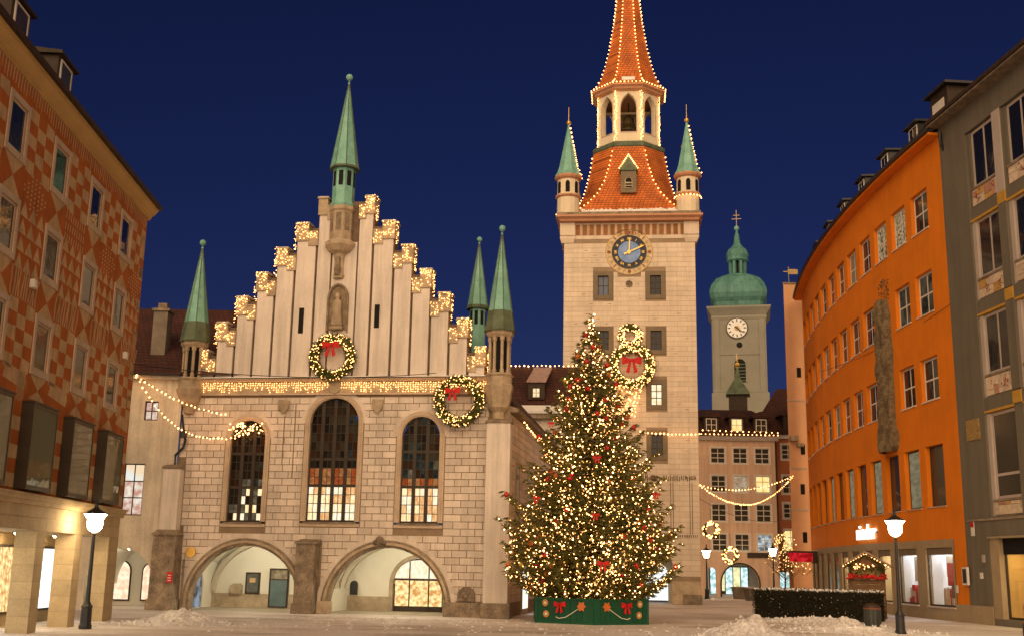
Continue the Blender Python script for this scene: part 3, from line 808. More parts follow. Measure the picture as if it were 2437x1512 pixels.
# carved shields above the windows
for (xa, zc) in ((-3.2, 10.75), (2.0, 10.75), (-.40, 11.72)):
    MB().prism([(xa-.28,zc+.3),(xa-.28,zc-.1),(xa,zc-.4),(xa+.28,zc-.1),(xa+.28,zc+.3)], -.16, -.02).build('carved_shield', sand, TH, bevel=.03)
MB().ball((2.43,-.18,3.72), .24, 8, 6).ball((2.20,-.14,3.62), .15, 8, 5).ball((2.66,-.14,3.62), .15, 8, 5).ball((2.43,-.3,3.60), .13, 8, 5).build('lion_keystone', dark_stone, TH)
def copper_spire(parent, cx, cy, zb, rb, zt, zball, rball=.19, skirt=.18):
    zc = lerp(zb, zt, skirt)
    rc = lerp(rb, .04, skirt)
    MB().lathe([(rb+.08, zb-.05),(rb, zb+.03),(rc+.005, zc)], 8, cx, cy, PI/8).build('spire_skirt', copper_d, parent)
    sp = MB().lathe([(rc, zc),(lerp(rb,.04,.6), lerp(zb,zt,.6)),(.04, zt)], 8, cx, cy, PI/8).build('spire', copper, parent)
    rib = MB()
    for i in range(8):
        a = PI/8 + 2*PI*i/8
        rib.tube([(cx+rb*1.0*math.cos(a), cy+rb*math.sin(a), zb+.03), (cx+.04*math.cos(a), cy+.04*math.sin(a), zt)], .022, 4)
    rib.build('seam', copper_d, sp)
    MB().lathe([(.035, zt-.1),(.03, zball)], 6, cx, cy).lathe([(.07, zt+.05),(.07, zt+.12)], 8, cx, cy).ball((cx, cy, zball), rball, 12, 8).build('finial', copper, parent, smooth=False)
# central turret
TX, TY = -.55, .05
copper_spire(TH, TX, TY, 24.08, .80, 29.15, 29.62, .2, .02)
dr = MB().lathe([(.66,21.8),(.70,21.95),(.62,22.1),(.62,24.05)], 8, TX, TY, PI/8); dr.build('turret_drum', copper, TH)
for i in range(8):
    a = 2*PI*i/8; M_ = Matrix.Translation((TX, TY, 0)) @ Matrix.Rotation(a + PI/2, 4, 'Z')
    piece('louvre_opening', dark_void, TH, -.12, .12, -.60, -.56, 23.0, 23.85, M=M_)
MB().lathe([(.70,19.85),(.66,19.95),(.66,21.5),(.74,21.6),(.74,21.8)], 8, TX, TY, PI/8).build('turret_shaft', sand, TH)
for i in range(8):
    a = 2*PI*i/8; M_ = Matrix.Translation((TX, TY, 0)) @ Matrix.Rotation(a + PI/2, 4, 'Z')
    piece('tracery_panel', dark_stone, TH, -.15, .15, -.635, -.61, 20.4, 21.4, M=M_)
MB().lathe([(.10,17.7),(.30,17.75),(.34,17.9),(.28,18.05),(.30,18.9),(.36,19.1),(.62,19.25),(.86,19.55),(.88,19.72),(.70,19.86)], 10, TX, TY-.05).build('turret_corbel', sand, TH)
MB().lathe([(.16,17.9),(.2,18.2),(.15,18.6),(.18,18.75),(.1,18.95)], 8, TX, TY-.38).build('corbel_figure', dark_stone, TH)
# corner turrets
def corner_turret(cx, dz, zbot):
    cy = -.05
    copper_spire(TH, cx, cy, 14.33+dz, .80, 19.6+dz, 20.0+dz, .18, .20)
    MB().lathe([(.62,13.95+dz),(.74,14.1+dz),(.76,14.28+dz)], 8, cx, cy, PI/8).build('turret_cornice', sand, TH)
    MB().lathe([(.40,12.2+dz*.3),(.40,14.0+dz)], 8, cx, cy, PI/8).build('turret_core', dark_void, TH)
    for i in range(8):
        a = PI/8 + 2*PI*i/8
        MB().lathe([(.12,12.25+dz*.3),(.12,12.45+dz*.3),(.085,12.5+dz*.3),(.085,13.7+dz),(.13,13.8+dz),(.13,13.96+dz)], 6, cx+.52*math.cos(a), cy+.52*math.sin(a)).build('turret_column', sand, TH)
    MB().lathe([(.12,zbot),(.3,zbot+.05),(.34,zbot+.4),(.58,zbot+.65),(.62,zbot+.9),(.76,11.5+dz*.3),(.80,11.65+dz*.3),(.70,11.75+dz*.3),(.70,12.1+dz*.3),(.78,12.2+dz*.3),(.66,12.3+dz*.3)], 8, cx, cy, PI/8).build('turret_corbel', sand, TH)
corner_turret(-8.58, 0, 10.3)
corner_turret(8.50, .35, 9.95)
# turret on the far gable
copper_spire(TH, 6.3, 5.0, 17.1, .62, 20.95, 21.27, .16, .04)
MB().lathe([(.54,14.0),(.48,14.3),(.48,17.05)], 8, 6.3, 5.0, PI/8).build('turret_drum', copper, TH)
for i in range(8):
    a = 2*PI*i/8; piece('louvre_opening', dark_void, TH, -.10, .10, -.455, -.43, 16.1, 16.9, M=Matrix.Translation((6.3, 5.0, 0)) @ Matrix.Rotation(a + PI/2, 4, 'Z'))
# buttresses
def buttress(x0, x1, z0, z1, d, m, cap, name='buttress', blocks_=0):
    o = MB().box(x0, x1, -d, 0, z0, z1).build(name, m, TH, bevel=.02)
    MB().hexa([(x0-.07,-d-.07,z1),(x1+.07,-d-.07,z1),(x1+.07,0,z1),(x0-.07,0,z1)],[(x0-.07,-d-.07,z1+.08),(x1+.07,-d-.07,z1+.08),(x1+.0,0,z1+cap),(x0,0,z1+cap)]).build('buttress_cap', dark_stone, TH)
    return o
for k in range(8):
    z0 = .55 + k*.41; piece('buttress_stone', dark_stone, TH, -9.66, -8.38, -.95 + .01*k, 0, z0, z0+.405)
MB().box(-9.75, -8.3, -1.05, 0, 0, .55).build('buttress_base', dark_stone, TH, bevel=.03)
MB().hexa([(-9.72,-1.0,3.83),(-8.32,-1.0,3.83),(-8.32,0,3.83),(-9.72,0,3.83)],[(-9.72,-1.0,3.9),(-8.32,-1.0,3.9),(-8.5,-.5,4.15),(-9.6,-.5,4.15)]).build('buttress_cap', dark_stone, TH)
buttress(-9.58, -8.6, 4.1, 7.35, .55, plaster_w, .3)
for k in range(6):
    z0 = .5 + k*.5; piece('buttress_stone', dark_stone, TH, -1.8, -.8, -.85, 0, z0, z0+.494)
MB().box(-1.9, -.7, -.95, 0, 0, .5).build('buttress_base', dark_stone, TH, bevel=.03); MB().box(-.7, .02, -.45, 0, 0, .62).build('buttress_base', sand, TH, bevel=.03)
MB().hexa([(-1.88,-.93,3.5),(-.72,-.93,3.5),(-.72,0,3.5),(-1.88,0,3.5)],[(-1.88,-.93,3.58),(-.72,-.93,3.58),(-.75,0,3.75),(-1.85,0,3.75)]).build('buttress_cap', dark_stone, TH)
buttress(8.0, 9.25, .72, 9.75, .75, plaster_w, .3)
MB().box(7.9, 9.4, -.9, .3, 0, .72).build('buttress_base', dark_stone, TH, bevel=.04)
for k, (xa, xb) in enumerate(((5.9, 6.75), (6.76, 7.3), (7.31, 7.9))): piece('plinth_stone', dark_stone, TH, xa, xb, -.3, 0, 0, .72)
# wall fountain
MB().prism(arch_poly(6.6, 7.5, .78, 1.05, 8), -.2, -.03).ball((7.05,-.3,1.05), .13, 8, 5).build('wall_fountain', dark_stone, TH)
MB().prism([(-7.87+.27*math.cos(2*PI*i/16), 2.98+.27*math.sin(2*PI*i/16)) for i in range(16)], -.14, -.03).build('brass_disc', gold, TH)
# side wall with courses, eave, roof
SW = MB().box(9.0, 9.1, .05, 24, 0, 10.45); SW.build('side_wall', mortar, TH)
for k in range(26):
    z0 = .72 + k*.37; y = .3 if k % 2 else .1
    while y < 17.5:
        y2 = min(y + random.uniform(2.0, 3.2), 17.6)
        piece('side_stone', plaster, TH, 9.08, 9.125, y+.012, y2-.012, z0+.014, z0+.356); y = y2
for yw in (2.6, 7.2, 12.0):
    MB().box(9.09, 9.17, yw-.75, yw+.75, 4.4, 8.0).build('window_surround', sand, TH); piece('pane', glass_d, TH, 9.165, 9.18, yw-.5, yw+.5, 4.7, 7.8)
d = MB().box(9.09, 9.2, 4.6, 7.2, 0, 3.2).build('side_doorway', sand, TH); piece('pane', emit_noise('side_shop', (.75,.9,1.0), (1.0,.85,.6), 1.2, 2.2), d, 9.2, 9.215, 4.9, 6.9, .3, 2.9)
MB().hexa([(9.0,.1,10.4),(9.5,.1,10.4),(9.5,24,10.4),(9.0,24,10.4)],[(9.0,.1,10.75),(9.55,.1,10.6),(9.55,24,10.6),(9.0,24,10.75)]).build('side_eave', dark_stone, TH)
MB().add([(9.5,.76,10.62),(9.5,24,10.62),(GC,24,21.2),(GC,.76,21.2),(-9.4,.76,10.62),(-9.4,24,10.62)], [(0,1,2,3),(3,2,5,4),(0,3,4)]).build('roof', tile_dark, TH)
MB().box(-9.05, -8.95, 0.05, 24, 0, 10.6).build('side_wall', plaster, TH)
# rainwater pipe on the left corner
MB().tube([(-8.62,-.85,10.2),(-8.62,-.5,9.4),(-8.65,-.12,8.9),(-8.75,-.12,8.5),(-9.15,-.12,8.1),(-9.15,-.12,7.6)], .07, 8).lathe([(.2,9.0),(.2,9.3),(.12,9.4)], 8, -8.62, -.5).build('downpipe', black, TH)
MB().tube([(-8.2,-.12,0),(-8.2,-.12,2.6)], .06, 6).build('downpipe', dark_stone, TH)
o = MB().box(-8.62,-8.32,-1.12,-1.06,1.4,1.95).build('wall_sign', mat('red_enamel', (.55,.01,.02), .4, .1, 3), tag(thing('no_entry_notice', 'small red notice fixed to the stone buttress left of the arch', 'sign', (-9,60,0), R(-9)), 'small red notice fixed to the stone buttress left of the arch', 'sign'))
for k in range(3): piece('lettering', wframe_w, o, -8.56, -8.38, -1.128, -1.121, 1.5+k*.13, 1.54+k*.13)

# decoration lights on the gable and frieze
random.seed(5)
THM = Matrix.Translation((-9, 60, 0)) @ Matrix.Rotation(R(-9), 4, 'Z')
for i, (ca, cb, sa, sb, top) in enumerate(CAPS):
    if i == 0: n1, n2 = 0, 0
    else: n1, n2 = 38, 16
    pts = []
    for _ in range(n1): pts.append((random.uniform(ca, cb), -.185 - random.uniform(0,.03), random.uniform(top-.95, top+.03) if random.random() < .7 else random.uniform(top-.3, top+.04)))
    for _ in range(n2): pts.append((random.uniform(sa, sb), -.165, random.uniform(top-1.2, top-.5)))
    outer_x = ca - .03 if i < 7 else cb + .03
    for _ in range(24 if n1 else 0): pts.append((outer_x + (-.06 if i < 7 else .06), random.uniform(-.15,.3), random.uniform(top-1.5, top)))
    if not pts: continue
    t = thing('light_net', 'net of warm lights on the %s step of the gable, %s slope' % (['top','second','third','fourth','fifth','sixth','lowest'][i % 7], 'left' if i < 7 else 'right'), 'string lights', (-9,60,0), R(-9), 'light nets on the gable steps')
    bulbs(pts, .024).build('bulbs', bulb_w, t, kind='stuff')
t = thing('light_curtain', 'curtain of warm lights hung along the frieze above the town hall windows', 'string lights', (-9,60,0), R(-9))
pts = []
x = -8.1
while x < 7.9:
    if not (-.78 < x < -.05):
        for k in range(random.choice((2,3,4,5,5))): pts.append((x + random.uniform(-.03,.03), -.17 - random.uniform(0,.03), 12.0 - k*.12 - random.uniform(0,.05)))
    x += .135
bulbs(pts, .026).build('bulbs', bulb_w, t, kind='stuff')
w_ = MB().tube([(-8.1,-.16,12.02),(7.9,-.16,12.02)], .012, 3); w_.build('wire', black, t)

# ------------------------------------------------------------------ wreaths
fir = mat('fir_green', (0.10, 0.115, 0.028), .8, .4, 5, col2=(.045,.06,.015), spec=.2)
def bow(parent, c, s, m=red_cloth, axis_y=-1):
    cx, cy, cz = c; b = MB()
    for sg in (-1, 1):
        b.rings([[(cx+sg*s*t, cy-.10*s*math.sin(PI*t)-.04+dy, cz+hh*s*(.08+.36*t**.7)*(1 if t<.98 else .9)) for hh, dy in ((1,0),(1,.06),(-1,.06),(-1,0))] for t in (.05,.3,.6,.85,1.0)])
        b.hexa([(cx+sg*.05*s,cy-.05,cz-.1*s),(cx+sg*.28*s,cy-.05,cz-.1*s),(cx+sg*.28*s,cy,cz-.1*s),(cx+sg*.05*s,cy,cz-.1*s)],
               [(cx+sg*.25*s,cy-.08,cz-1.35*s),(cx+sg*.62*s,cy-.08,cz-1.2*s),(cx+sg*.62*s,cy-.02,cz-1.2*s),(cx+sg*.25*s,cy-.02,cz-1.35*s)])
    b.box(cx-.14*s, cx+.14*s, cy-.14, cy+.02, cz-.15*s, cz+.15*s)
    return b.build('bow', m, parent)
def wreath(label, loc, rotz, Rm, rm, nb, bowc=None, bs=.5, m=bulb_w, lit=1.0, br=.045, nl=900):
    t = thing('wreath', label, 'wreath', loc, rotz, None)
    g = MB(); rings = []
    for i in range(28):
        a = 2*PI*i/28; rings.append([((Rm+rm*.7*math.cos(q))*math.cos(a), rm*.7*math.sin(q)*.8, (Rm+rm*.7*math.cos(q))*math.sin(a)) for q in [2*PI*k/6 for k in range(6)]])
    rings.append(rings[0]); g.rings(rings, False, False)
    for _ in range(nl):      # sprigs
        a = random.uniform(0, 2*PI); q = random.uniform(0, 2*PI); rr = rm*random.uniform(.6, 1.0)
        p = Vector(((Rm+rr*math.cos(q))*math.cos(a), rr*math.sin(q)*.8, (Rm+rr*math.cos(q))*math.sin(a)))
        d = Vector((math.cos(q)*math.cos(a), math.sin(q), math.cos(q)*math.sin(a))) + Vector((random.uniform(-.8,.8), random.uniform(-.8,.2), random.uniform(-.8,.8)))
        d = d.normalized()*random.uniform(.10,.22)*max(.6, Rm); s_ = d.cross(Vector((random.random(), random.random(), random.random()))).normalized()*.03
        g.quad(p-s_, p+s_, p+d+s_*.4, p+d-s_*.4)
    g.build('greenery', fir, t)
    pts = []
    for _ in range(nb):
        a = random.uniform(0, 2*PI); q = random.uniform(PI, 2*PI); rr = rm*1.05
        pts.append(((Rm+rr*math.cos(q))*math.cos(a), rr*math.sin(q)*.9-.04, (Rm+rr*math.cos(q))*math.sin(a)))
    bulbs(pts, br).build('bulbs', m, t, kind='stuff')
    if bowc is not None: bow(t, bowc, bs)
    return t
def thp(u, y, z): return THM @ Vector((u, y, z))
wreath('big lit wreath with red bow hung on the middle of the stepped gable', thp(-.55, -.35, 13.35), R(-9), 1.04, .22, 210, (-.05,-.26,.62), .48, br=.027, nl=1500)
wreath('lit wreath with a dark red bow at the upper right corner of the town hall', thp(6.5, -.62, 10.9), R(-9), 1.08, .24, 210, (-.30,-.28,.50), .40, br=.027, nl=1500)

# ------------------------------------------------------------------ white house between arcade house and town hall
random.seed(21)
WH = thing('white_plaster_house', 'plain whitish plastered house with red roof squeezed left of the town hall', 'building', (-26, 61.3, 0), 0)
wwall = mat('old_white_plaster', (0.66, 0.585, 0.47), .92, .2, .5, .25, 22, fine=.08, streak=.25)
ox = -26.0
def wx(x): return x - ox
hol = [arch_poly(wx(-22.3), wx(-18.75), 0, 1.35, 18), rect(wx(-20.75), wx(-19.65), 4.85, 7.6), rect(wx(-19.95), wx(-19.2), 9.95, 11.0)]
MB().wall(rect(0, wx(-17.95), 0, 12.2), hol, 0, .35).build('wall', wwall, WH)
MB().box(-.2, wx(-17.9), -.28, .1, 12.2, 12.38).build('eave', plaster, WH)
win_lit = emit_noise('white_house_lit', (.9, .82, .68), (.60, .30, .22), .9, 2.6)
win_sky = emit_noise('white_house_lit_pale', (.85, .88, .85), (.95, .72, .45), .9, 1.2)
window(WH, wx(-20.75), wx(-19.65), 4.85, 7.6, .12, 2, 3, wframe_d, lambda i, j: win_sky if j == 2 else win_lit, fw=.06, mw=.06)
window(WH, wx(-19.95), wx(-19.2), 9.95, 11.0, .12, 2, 2, wframe_d, win_lit, fw=.07, mw=.06)
rf = MB().hexa([(-.3,-.5,12.3),(16,-.5,12.3),(16,.1,12.3),(-.3,.1,12.3)],[(-.3,-.5,12.42),(16,-.5,12.42),(16,.1,12.45),(-.3,.1,12.45)])
MB().box(-.3, 8.0, -.52, .1, 12.385, 12.46).build('gutter', black, WH)
MB().add([(-.3,-.45,12.45),(16,-.45,12.45),(16,6.5,17.6),(-.3,6.5,17.6),(16,14,12.4),(-.3,14,12.4)], [(0,1,2,3),(3,2,4,5),(1,4,2),(0,3,5)]).build('roof', tile_dark, WH)
ch = MB().box(wx(-20.35), wx(-19.55), 1.4, 2.3, 13.2, 16.35).build('chimney', mat('grey_render', (.20,.165,.13), .9, .25, 1.5), WH)
MB().box(wx(-20.45), wx(-19.45), 1.3, 2.4, 16.35, 16.5).box(wx(-20.2), wx(-19.7), 1.6, 2.1, 16.5, 16.85).build('chimney_cap', dark_stone, ch)
# passage behind its arch
MB().box(0, wx(-18.0), 5.2, 5.4, 0, 3.6).box(wx(-18.7), wx(-18.6), .35, 5.2, 0, 3.6).build('passage_wall', hall_p, WH)
v = MB()
n, m_ = 16, 8; cx, hx = wx(-20.5), 1.8
v.add([(cx+hx*math.cos(PI*i/n), .3+5*j/m_, 1.2+2.1*math.sin(PI*i/n)) for i in range(n+1) for j in range(m_+1)], [(i*(m_+1)+j, i*(m_+1)+j+1, (i+1)*(m_+1)+j+1, (i+1)*(m_+1)+j) for i in range(n) for j in range(m_)])
v.build('passage_vault', hall_p, WH)
for (a, c) in ((-22.75, -21.62), (-20.85, -20.0)):
    f = MB().prism(arch_poly(wx(a)-.08, wx(c)+.08, .25, 1.9, 10), 5.12, 5.19).build('passage_shop_window', brown, WH)
    MB().prism(arch_poly(wx(a), wx(c), .33, 1.9, 10), 5.09, 5.115).build('pane', emit_noise('passage_lit', (1,.85,.6), (.9,.55,.35), 1.1, 4), f)
f = MB().lathe([(.12,3.2),(.14,3.24),(.04,3.28)], 10, wx(-20.5), 1.2).build('passage_lamp', black, WH); MB().ball((wx(-20.5),1.2,3.14), .07, 8, 5).build('bulb', lampg, f)
t = thing('street_name_plate', 'small dark blue plate beside the arch of the white house', 'sign', (-18.35, 61.28, 3.0)); MB().box(-.28,.28,-.04,-.002,-.1,.14).build('plate', mat('navy_enamel', (.02,.03,.06), .4, .2, 3), t); MB().box(-.2,.2,-.047,-.041,-.01,.05).build('lettering', wframe_w, t)

# ------------------------------------------------------------------ wing between town hall and tower
WG = thing('connecting_wing', 'low wing with red tiled roof and dormer between town hall and tower', 'building', (1.9, 77.5, 0), R(-6))
MB().box(-3.5, 3.0, 0, 9, 0, 12.5).build('wall', plaster, WG)
MB().box(-3.6, 3.1, -.35, .1, 12.5, 12.85).build('eave', dark_stone, WG)
MB().add([(-3.8,-.4,12.85),(3.2,-.4,12.85),(3.2,3.6,16.75),(-3.8,3.6,16.75),(3.2,8.5,12.6),(-3.8,8.5,12.6)], [(0,1,2,3),(3,2,4,5),(1,4,2),(0,3,5)]).build('roof', tile_dark, WG)
MB().hexa([(-3.8,-.43,12.84),(3.2,-.43,12.84),(3.2,.1,13.33),(-3.8,.1,13.33)],[(-3.8,-.45,12.98),(3.2,-.45,12.98),(3.2,.06,13.46),(-3.8,.06,13.46)]).build('snow_strip', snow, WG)
dm = MB().box(-.75, .42, .55, 3, 13.95, 15.2).build('dormer', brown, WG)
window(WG, -.45, .1, 14.05, 14.75, .50, 2, 2, brown, emit_noise('dormer_lit', (1,.82,.5), (.8,.55,.3), 1.2, 3), fw=.05, mw=.04)
MB().hexa([(-.85,.42,15.12),(.52,.42,15.12),(.75,3.2,16.55),(-.55,3.2,16.55)],[(-.85,.40,15.22),(.52,.40,15.22),(.75,3.15,16.65),(-.55,3.15,16.65)]).build('dormer_roof', mat('snowy_tiles', (.42,.28,.24), .8, .3, 3, .4, 8), dm)
WGM = Matrix.Translation((1.9,77.5,0)) @ Matrix.Rotation(R(-6),4,'Z')
string_lights('row of warm bulbs along the ridge between town hall and tower', [(WGM @ Vector((-2.6,3.5,16.85)), WGM @ Vector((2.2,3.5,16.85)), 0)], .32, .06)

# ------------------------------------------------------------------ gate tower
TW = thing('gate_tower', 'tall pale clock tower with orange tiled roofs and lit spire edges', 'tower', (9.3, 87.3, 0), R(-6))
tw_pl = mat('tower_plaster', (0.69, 0.58, 0.46), .9, .10, .4, .15, 25, rnd=.06, fine=.05, streak=.12)
tw_joint = mat('tower_joint', (0.30, 0.22, 0.15), .95, .2, 1)
A = 5.23
TWIN = [(s, z0, z1) for z0, z1 in ((23.43, 25.7), (19.0, 21.22), (14.65, 17.0), (10.75, 13.05)) for s in (-1, 1)]
def twx(s): return (1.28, 2.86) if s > 0 else (-2.86, -1.28)
hol = [rect(twx(s)[0], twx(s)[1], z0, z1) for s, z0, z1 in TWIN]
outer = [(-A,0)] + [(-3.2,0), (-3.2,2.2)] + arc(0, 2.2, 3.2, PI, 0, 18)[1:] + [(3.2,0), (A,0), (A,28.4), (-A,28.4)]
MB().wall(outer, hol, 0, .1).build('wall', tw_joint, TW)
MB().box(-A, A, .3, 10.4, 5.6, 28.4).box(-A,-3.2,.1,10.4,0,5.6).box(3.2,A,.1,10.4,0,5.6).build('tower_core', tw_pl, TW)
cuts = [box_cut(twx(s)[0]-.02, twx(s)[1]+.02, z0, z1) for s, z0, z1 in TWIN] + [arch_cut(0, 3.25, 0, 2.2), box_cut(3.0, 5.3, 0, 1.75)]
def clock_cut(z):
    if abs(z-27.3) > 1.9: return None
    w = math.sqrt(1.9**2-(z-27.3)**2); return (-w, w)
cuts.append(clock_cut)
clock_cut.round = True
tb = []; z = .05; row = 0; CH2 = .4
while z + CH2 <= 28.42:
    lay_course(z, CH2, cuts, -A, A, 1.5, (.75 if row % 2 else 0), .008, .009, tb, .02); z += CH2; row += 1
lay_blocks(tb, tw_pl, TW, lambda: -.014 - random.uniform(0,.004), 300, lambda t: (0 if (t[4] > 17 or t[0] > 1.2) else 1, -(t[2]-t[0])))
# brush marks of the painted ashlar
bm = MB()
for _ in range(95):
    x, z = random.uniform(-A+.4, A-.9), random.uniform(10, 28); l = random.uniform(.3,.55)
    if clock_cut(z) and abs(x) < 2.1: continue
    if any(twx(s)[0]-.6 < x < twx(s)[1]+.1 and z0-.1 < z < z1+.1 for s, z0, z1 in TWIN): continue
    zz = .05 + math.floor(z/CH2)*CH2 + .2
    bm.add([(x,-.022,zz),(x+l*.4,-.022,zz-.025),(x+l,-.022,zz),(x+l*.6,-.022,zz+.03)], [(0,1,2,3)])
bm.build('painted_marks', tw_joint, TW)
sur = mat('grey_brown_surround', (0.20, 0.155, 0.105), .85, .15, 1.5, .2, 18)
lit_w = emit_noise('tower_lit', (1,.86,.6), (.9,.65,.35), 1.1, 3)
gl_sky = glass('sky_tinted_glass', (.10,.13,.2), .08)  # blue of the sky painted into the pane colour
for s, z0, z1 in TWIN:
    xa, xb = twx(s)
    MB().band([(xa+.36,z0+.34),(xb-.36,z0+.34),(xb-.36,z1-.34),(xa+.36,z1-.34),(xa+.36,z0+.34)], [(xa,z0),(xb,z0),(xb,z1),(xa,z1),(xa,z0)], -.06, .25).build('window_surround', sur, TW)
    pm = gl_sky if (z1 > 25 and s < 0) else (lit_w if (14 < z0 < 15 and s > 0) else glass_d)
    window(TW, xa+.36, xb-.36, z0+.34, z1-.34, .16, 2, 2 if (z1 > 25 and s < 0) else 3, brown, pm, fw=.05, mw=.06)
# inscription bands and drawn pilaster lines low on the shaft
ink = mat('inscription_ink', (0.16, 0.11, 0.07), .9, .2, 2)
ib = MB()
x = -1.2
while x < 5.0:      # blackletter-like strokes
    w = random.uniform(.05,.09); k = random.random()
    ib.box(x, x+w, -.026, 0, 9.14 + (.1 if k < .3 else 0), 9.58 - (.1 if k > .7 else 0))
    if k < .5: ib.box(x+w, x+w+.06, -.025, 0, 9.14 + .36*random.random(), 9.22 + .34*random.random())
    x += w + random.uniform(.05,.1)
x = 1.6
while x < 5.0:
    w = random.uniform(.05,.09); ib.box(x, x+w, -.026, 0, 4.93, 5.12); x += w + random.uniform(.04,.09)
ib.prism([(1.75+.25*math.cos(2*PI*i/16), 9.36+.25*math.sin(2*PI*i/16)) for i in range(16)], -.028, 0)
for xx in (3.04, 3.22, 4.48, 4.66): ib.box(xx, xx+.05, -.027, 0, 5.15, 9.05)
ib.build('inscription', ink, TW, kind='stuff')
MB().box(3.05, A+.02, -.10, 0, 0, 1.7).build('plinth', sand, TW, bevel=.03); MB().box(3.9, 5.3, -.35, -.10, 0, .75).build('plinth', dark_stone, TW, bevel=.04)
MB().box(-A-.02, -3.05, -.10, 0, 0, 1.7).build('plinth', sand, TW, bevel=.03)
MB().wall([(-3.2,0),(3.2,0),(3.2,5.6),(-3.2,5.6)], [arch_poly(1.2,2.9,.0,2.2,10)], 3.5, .3).build('passage_wall', hall_p, TW)
piece('pane', emit_noise('gate_lit', (.8,.95,1), (1,.9,.75), 1.4, 2.5), TW, 1.2, 2.95, 3.7, 3.75, 0.2, 3.0)
# rosette
MB().lathe([(.01,0),(.27,.02),(.27,.10),(.18,.12),(.16,.07),(.05,.07),(.05,.14),(.01,.15)], 16).build('rosette', dark_stone, TW, M=Matrix.Translation((-.02,0,24.68)) @ Matrix.Rotation(R(90),4,'X'))
# corbelled head, frieze, cornice
for s in (-1, 1):
    xa, xb = sorted((s*4.35, s*5.55)); MB().box(xa, xb, -.22, 1.0, 28.7, 29.75).box(min(xa+.0,xb-.0), xb, -.14, 1.0, 28.45, 28.7).build('corner_pier', tw_pl, TW)
    MB().hexa([(xa+.12,-.02,28.1),(xb-.2 if s>0 else xb-.12,-.02,28.1),(xb-.2 if s>0 else xb-.12,.9,28.1),(xa+.12,.9,28.1)],[(xa,-.14,28.45),(xb,-.14,28.45),(xb,.9,28.45),(xa,.9,28.45)]).build('corner_corbel', tw_pl, TW)
MB().box(-4.36, 4.36, -.03, .3, 28.4, 29.75).build('frieze_ground', tw_pl, TW)
fz = [mat('frieze_rust', (.28,.12,.06), .9, .2, 3, rnd=.1), mat('frieze_buff', (.50,.38,.22), .9, .15, 3, rnd=.1)]
x = -4.3; k = 0
while x < 4.25:
    w = .36 if k % 2 == 0 else .2; piece('frieze_panel', fz[k % 2], TW, x, x+w-.015, -.05, -.031, 28.72, 29.62); x += w; k += 1
rose = mat('rose_cornice', (0.52, 0.27, 0.16), .85, .1, 1, fine=.05)
def ring_sq(a, y_c=5.0): return [(-a, y_c-a), (a, y_c-a), (a, y_c+a), (-a, y_c+a)]
def sq_prof(prof): return [[(x, y, z) for x, y in ring_sq(a)] for a, z in prof]
MB().rings(sq_prof([(5.24,29.75),(5.55,29.78),(5.62,29.95),(5.85,30.1),(5.85,30.25)])).build('cornice', rose, TW)
MB().rings(sq_prof([(5.6,30.25),(5.7,30.3),(5.7,30.5),(5.2,30.6)])).build('eave', dark_stone, TW)
MB().box(-4.0,4.0,.05,1.0,28.4,28.41).build('ledge', tw_pl, TW)
YC = 5.0
def oct_ring(a, b, z): return [(-b,YC-a,z),(b,YC-a,z),(a,YC-b,z),(a,YC+b,z),(b,YC+a,z),(-b,YC+a,z),(-a,YC+b,z),(-a,YC-b,z)]
PROF = [(4.85,4.80,30.55),(4.47,4.2,31.0),(4.12,3.3,31.75),(3.78,2.55,32.7),(3.50,1.98,33.85),(3.21,1.58,35.3),(2.98,1.26,37.05)]
MB().rings([oct_ring(*p) for p in PROF]).build('lower_roof', tile_red, TW)
MB().hexa([(-3.9,.25,30.62),(3.9,.25,30.62),(3.9,.75,30.9),(-3.9,.75,30.9)],[(-3.85,.22,30.8),(3.85,.22,30.8),(3.85,.72,31.1),(-3.85,.72,31.1)]).build('snow_strip', snow, TW)
for _ in range(1):
    sb = MB()
    for i in range(44):
        x = -3.8 + 7.6*i/43; sb.ball((x, .5, 30.95+random.uniform(-.03,.06)), random.uniform(.10,.17), 6, 4)
    sb.build('snow_lumps', snow, TW, smooth=True)
# roof dormer
dm = MB().box(-.66, .62, .85, 3.0, 32.6, 34.5).build('dormer', sur, TW)
MB().prism(arch_poly(-.34, .30, 32.95, 33.55, 8), .80, .849).build('dormer_frame', sand, dm); MB().prism(arch_poly(-.27, .23, 33.5, 33.6, 8), .78, .80).box(-.28,.24,.78,.80,33.02,33.14).box(-.28,.24,.78,.80,33.24,33.36).build('louvre', dark_void, dm)
MB().rings([[(-.02-w,.72,z),(-.02+w,.72,z),(-.02+w,2.6,z),(-.02-w,2.6,z)] for w, z in ((.74,34.5),(.76,34.62))]).add([(-.74,.72,34.62),(.70,.72,34.62),(.70,2.6,34.62),(-.74,2.6,34.62),(-.02,1.3,36.0)], [(0,1,4),(1,2,4),(2,3,4),(3,0,4)]).build('dormer_roof', copper_d, dm)
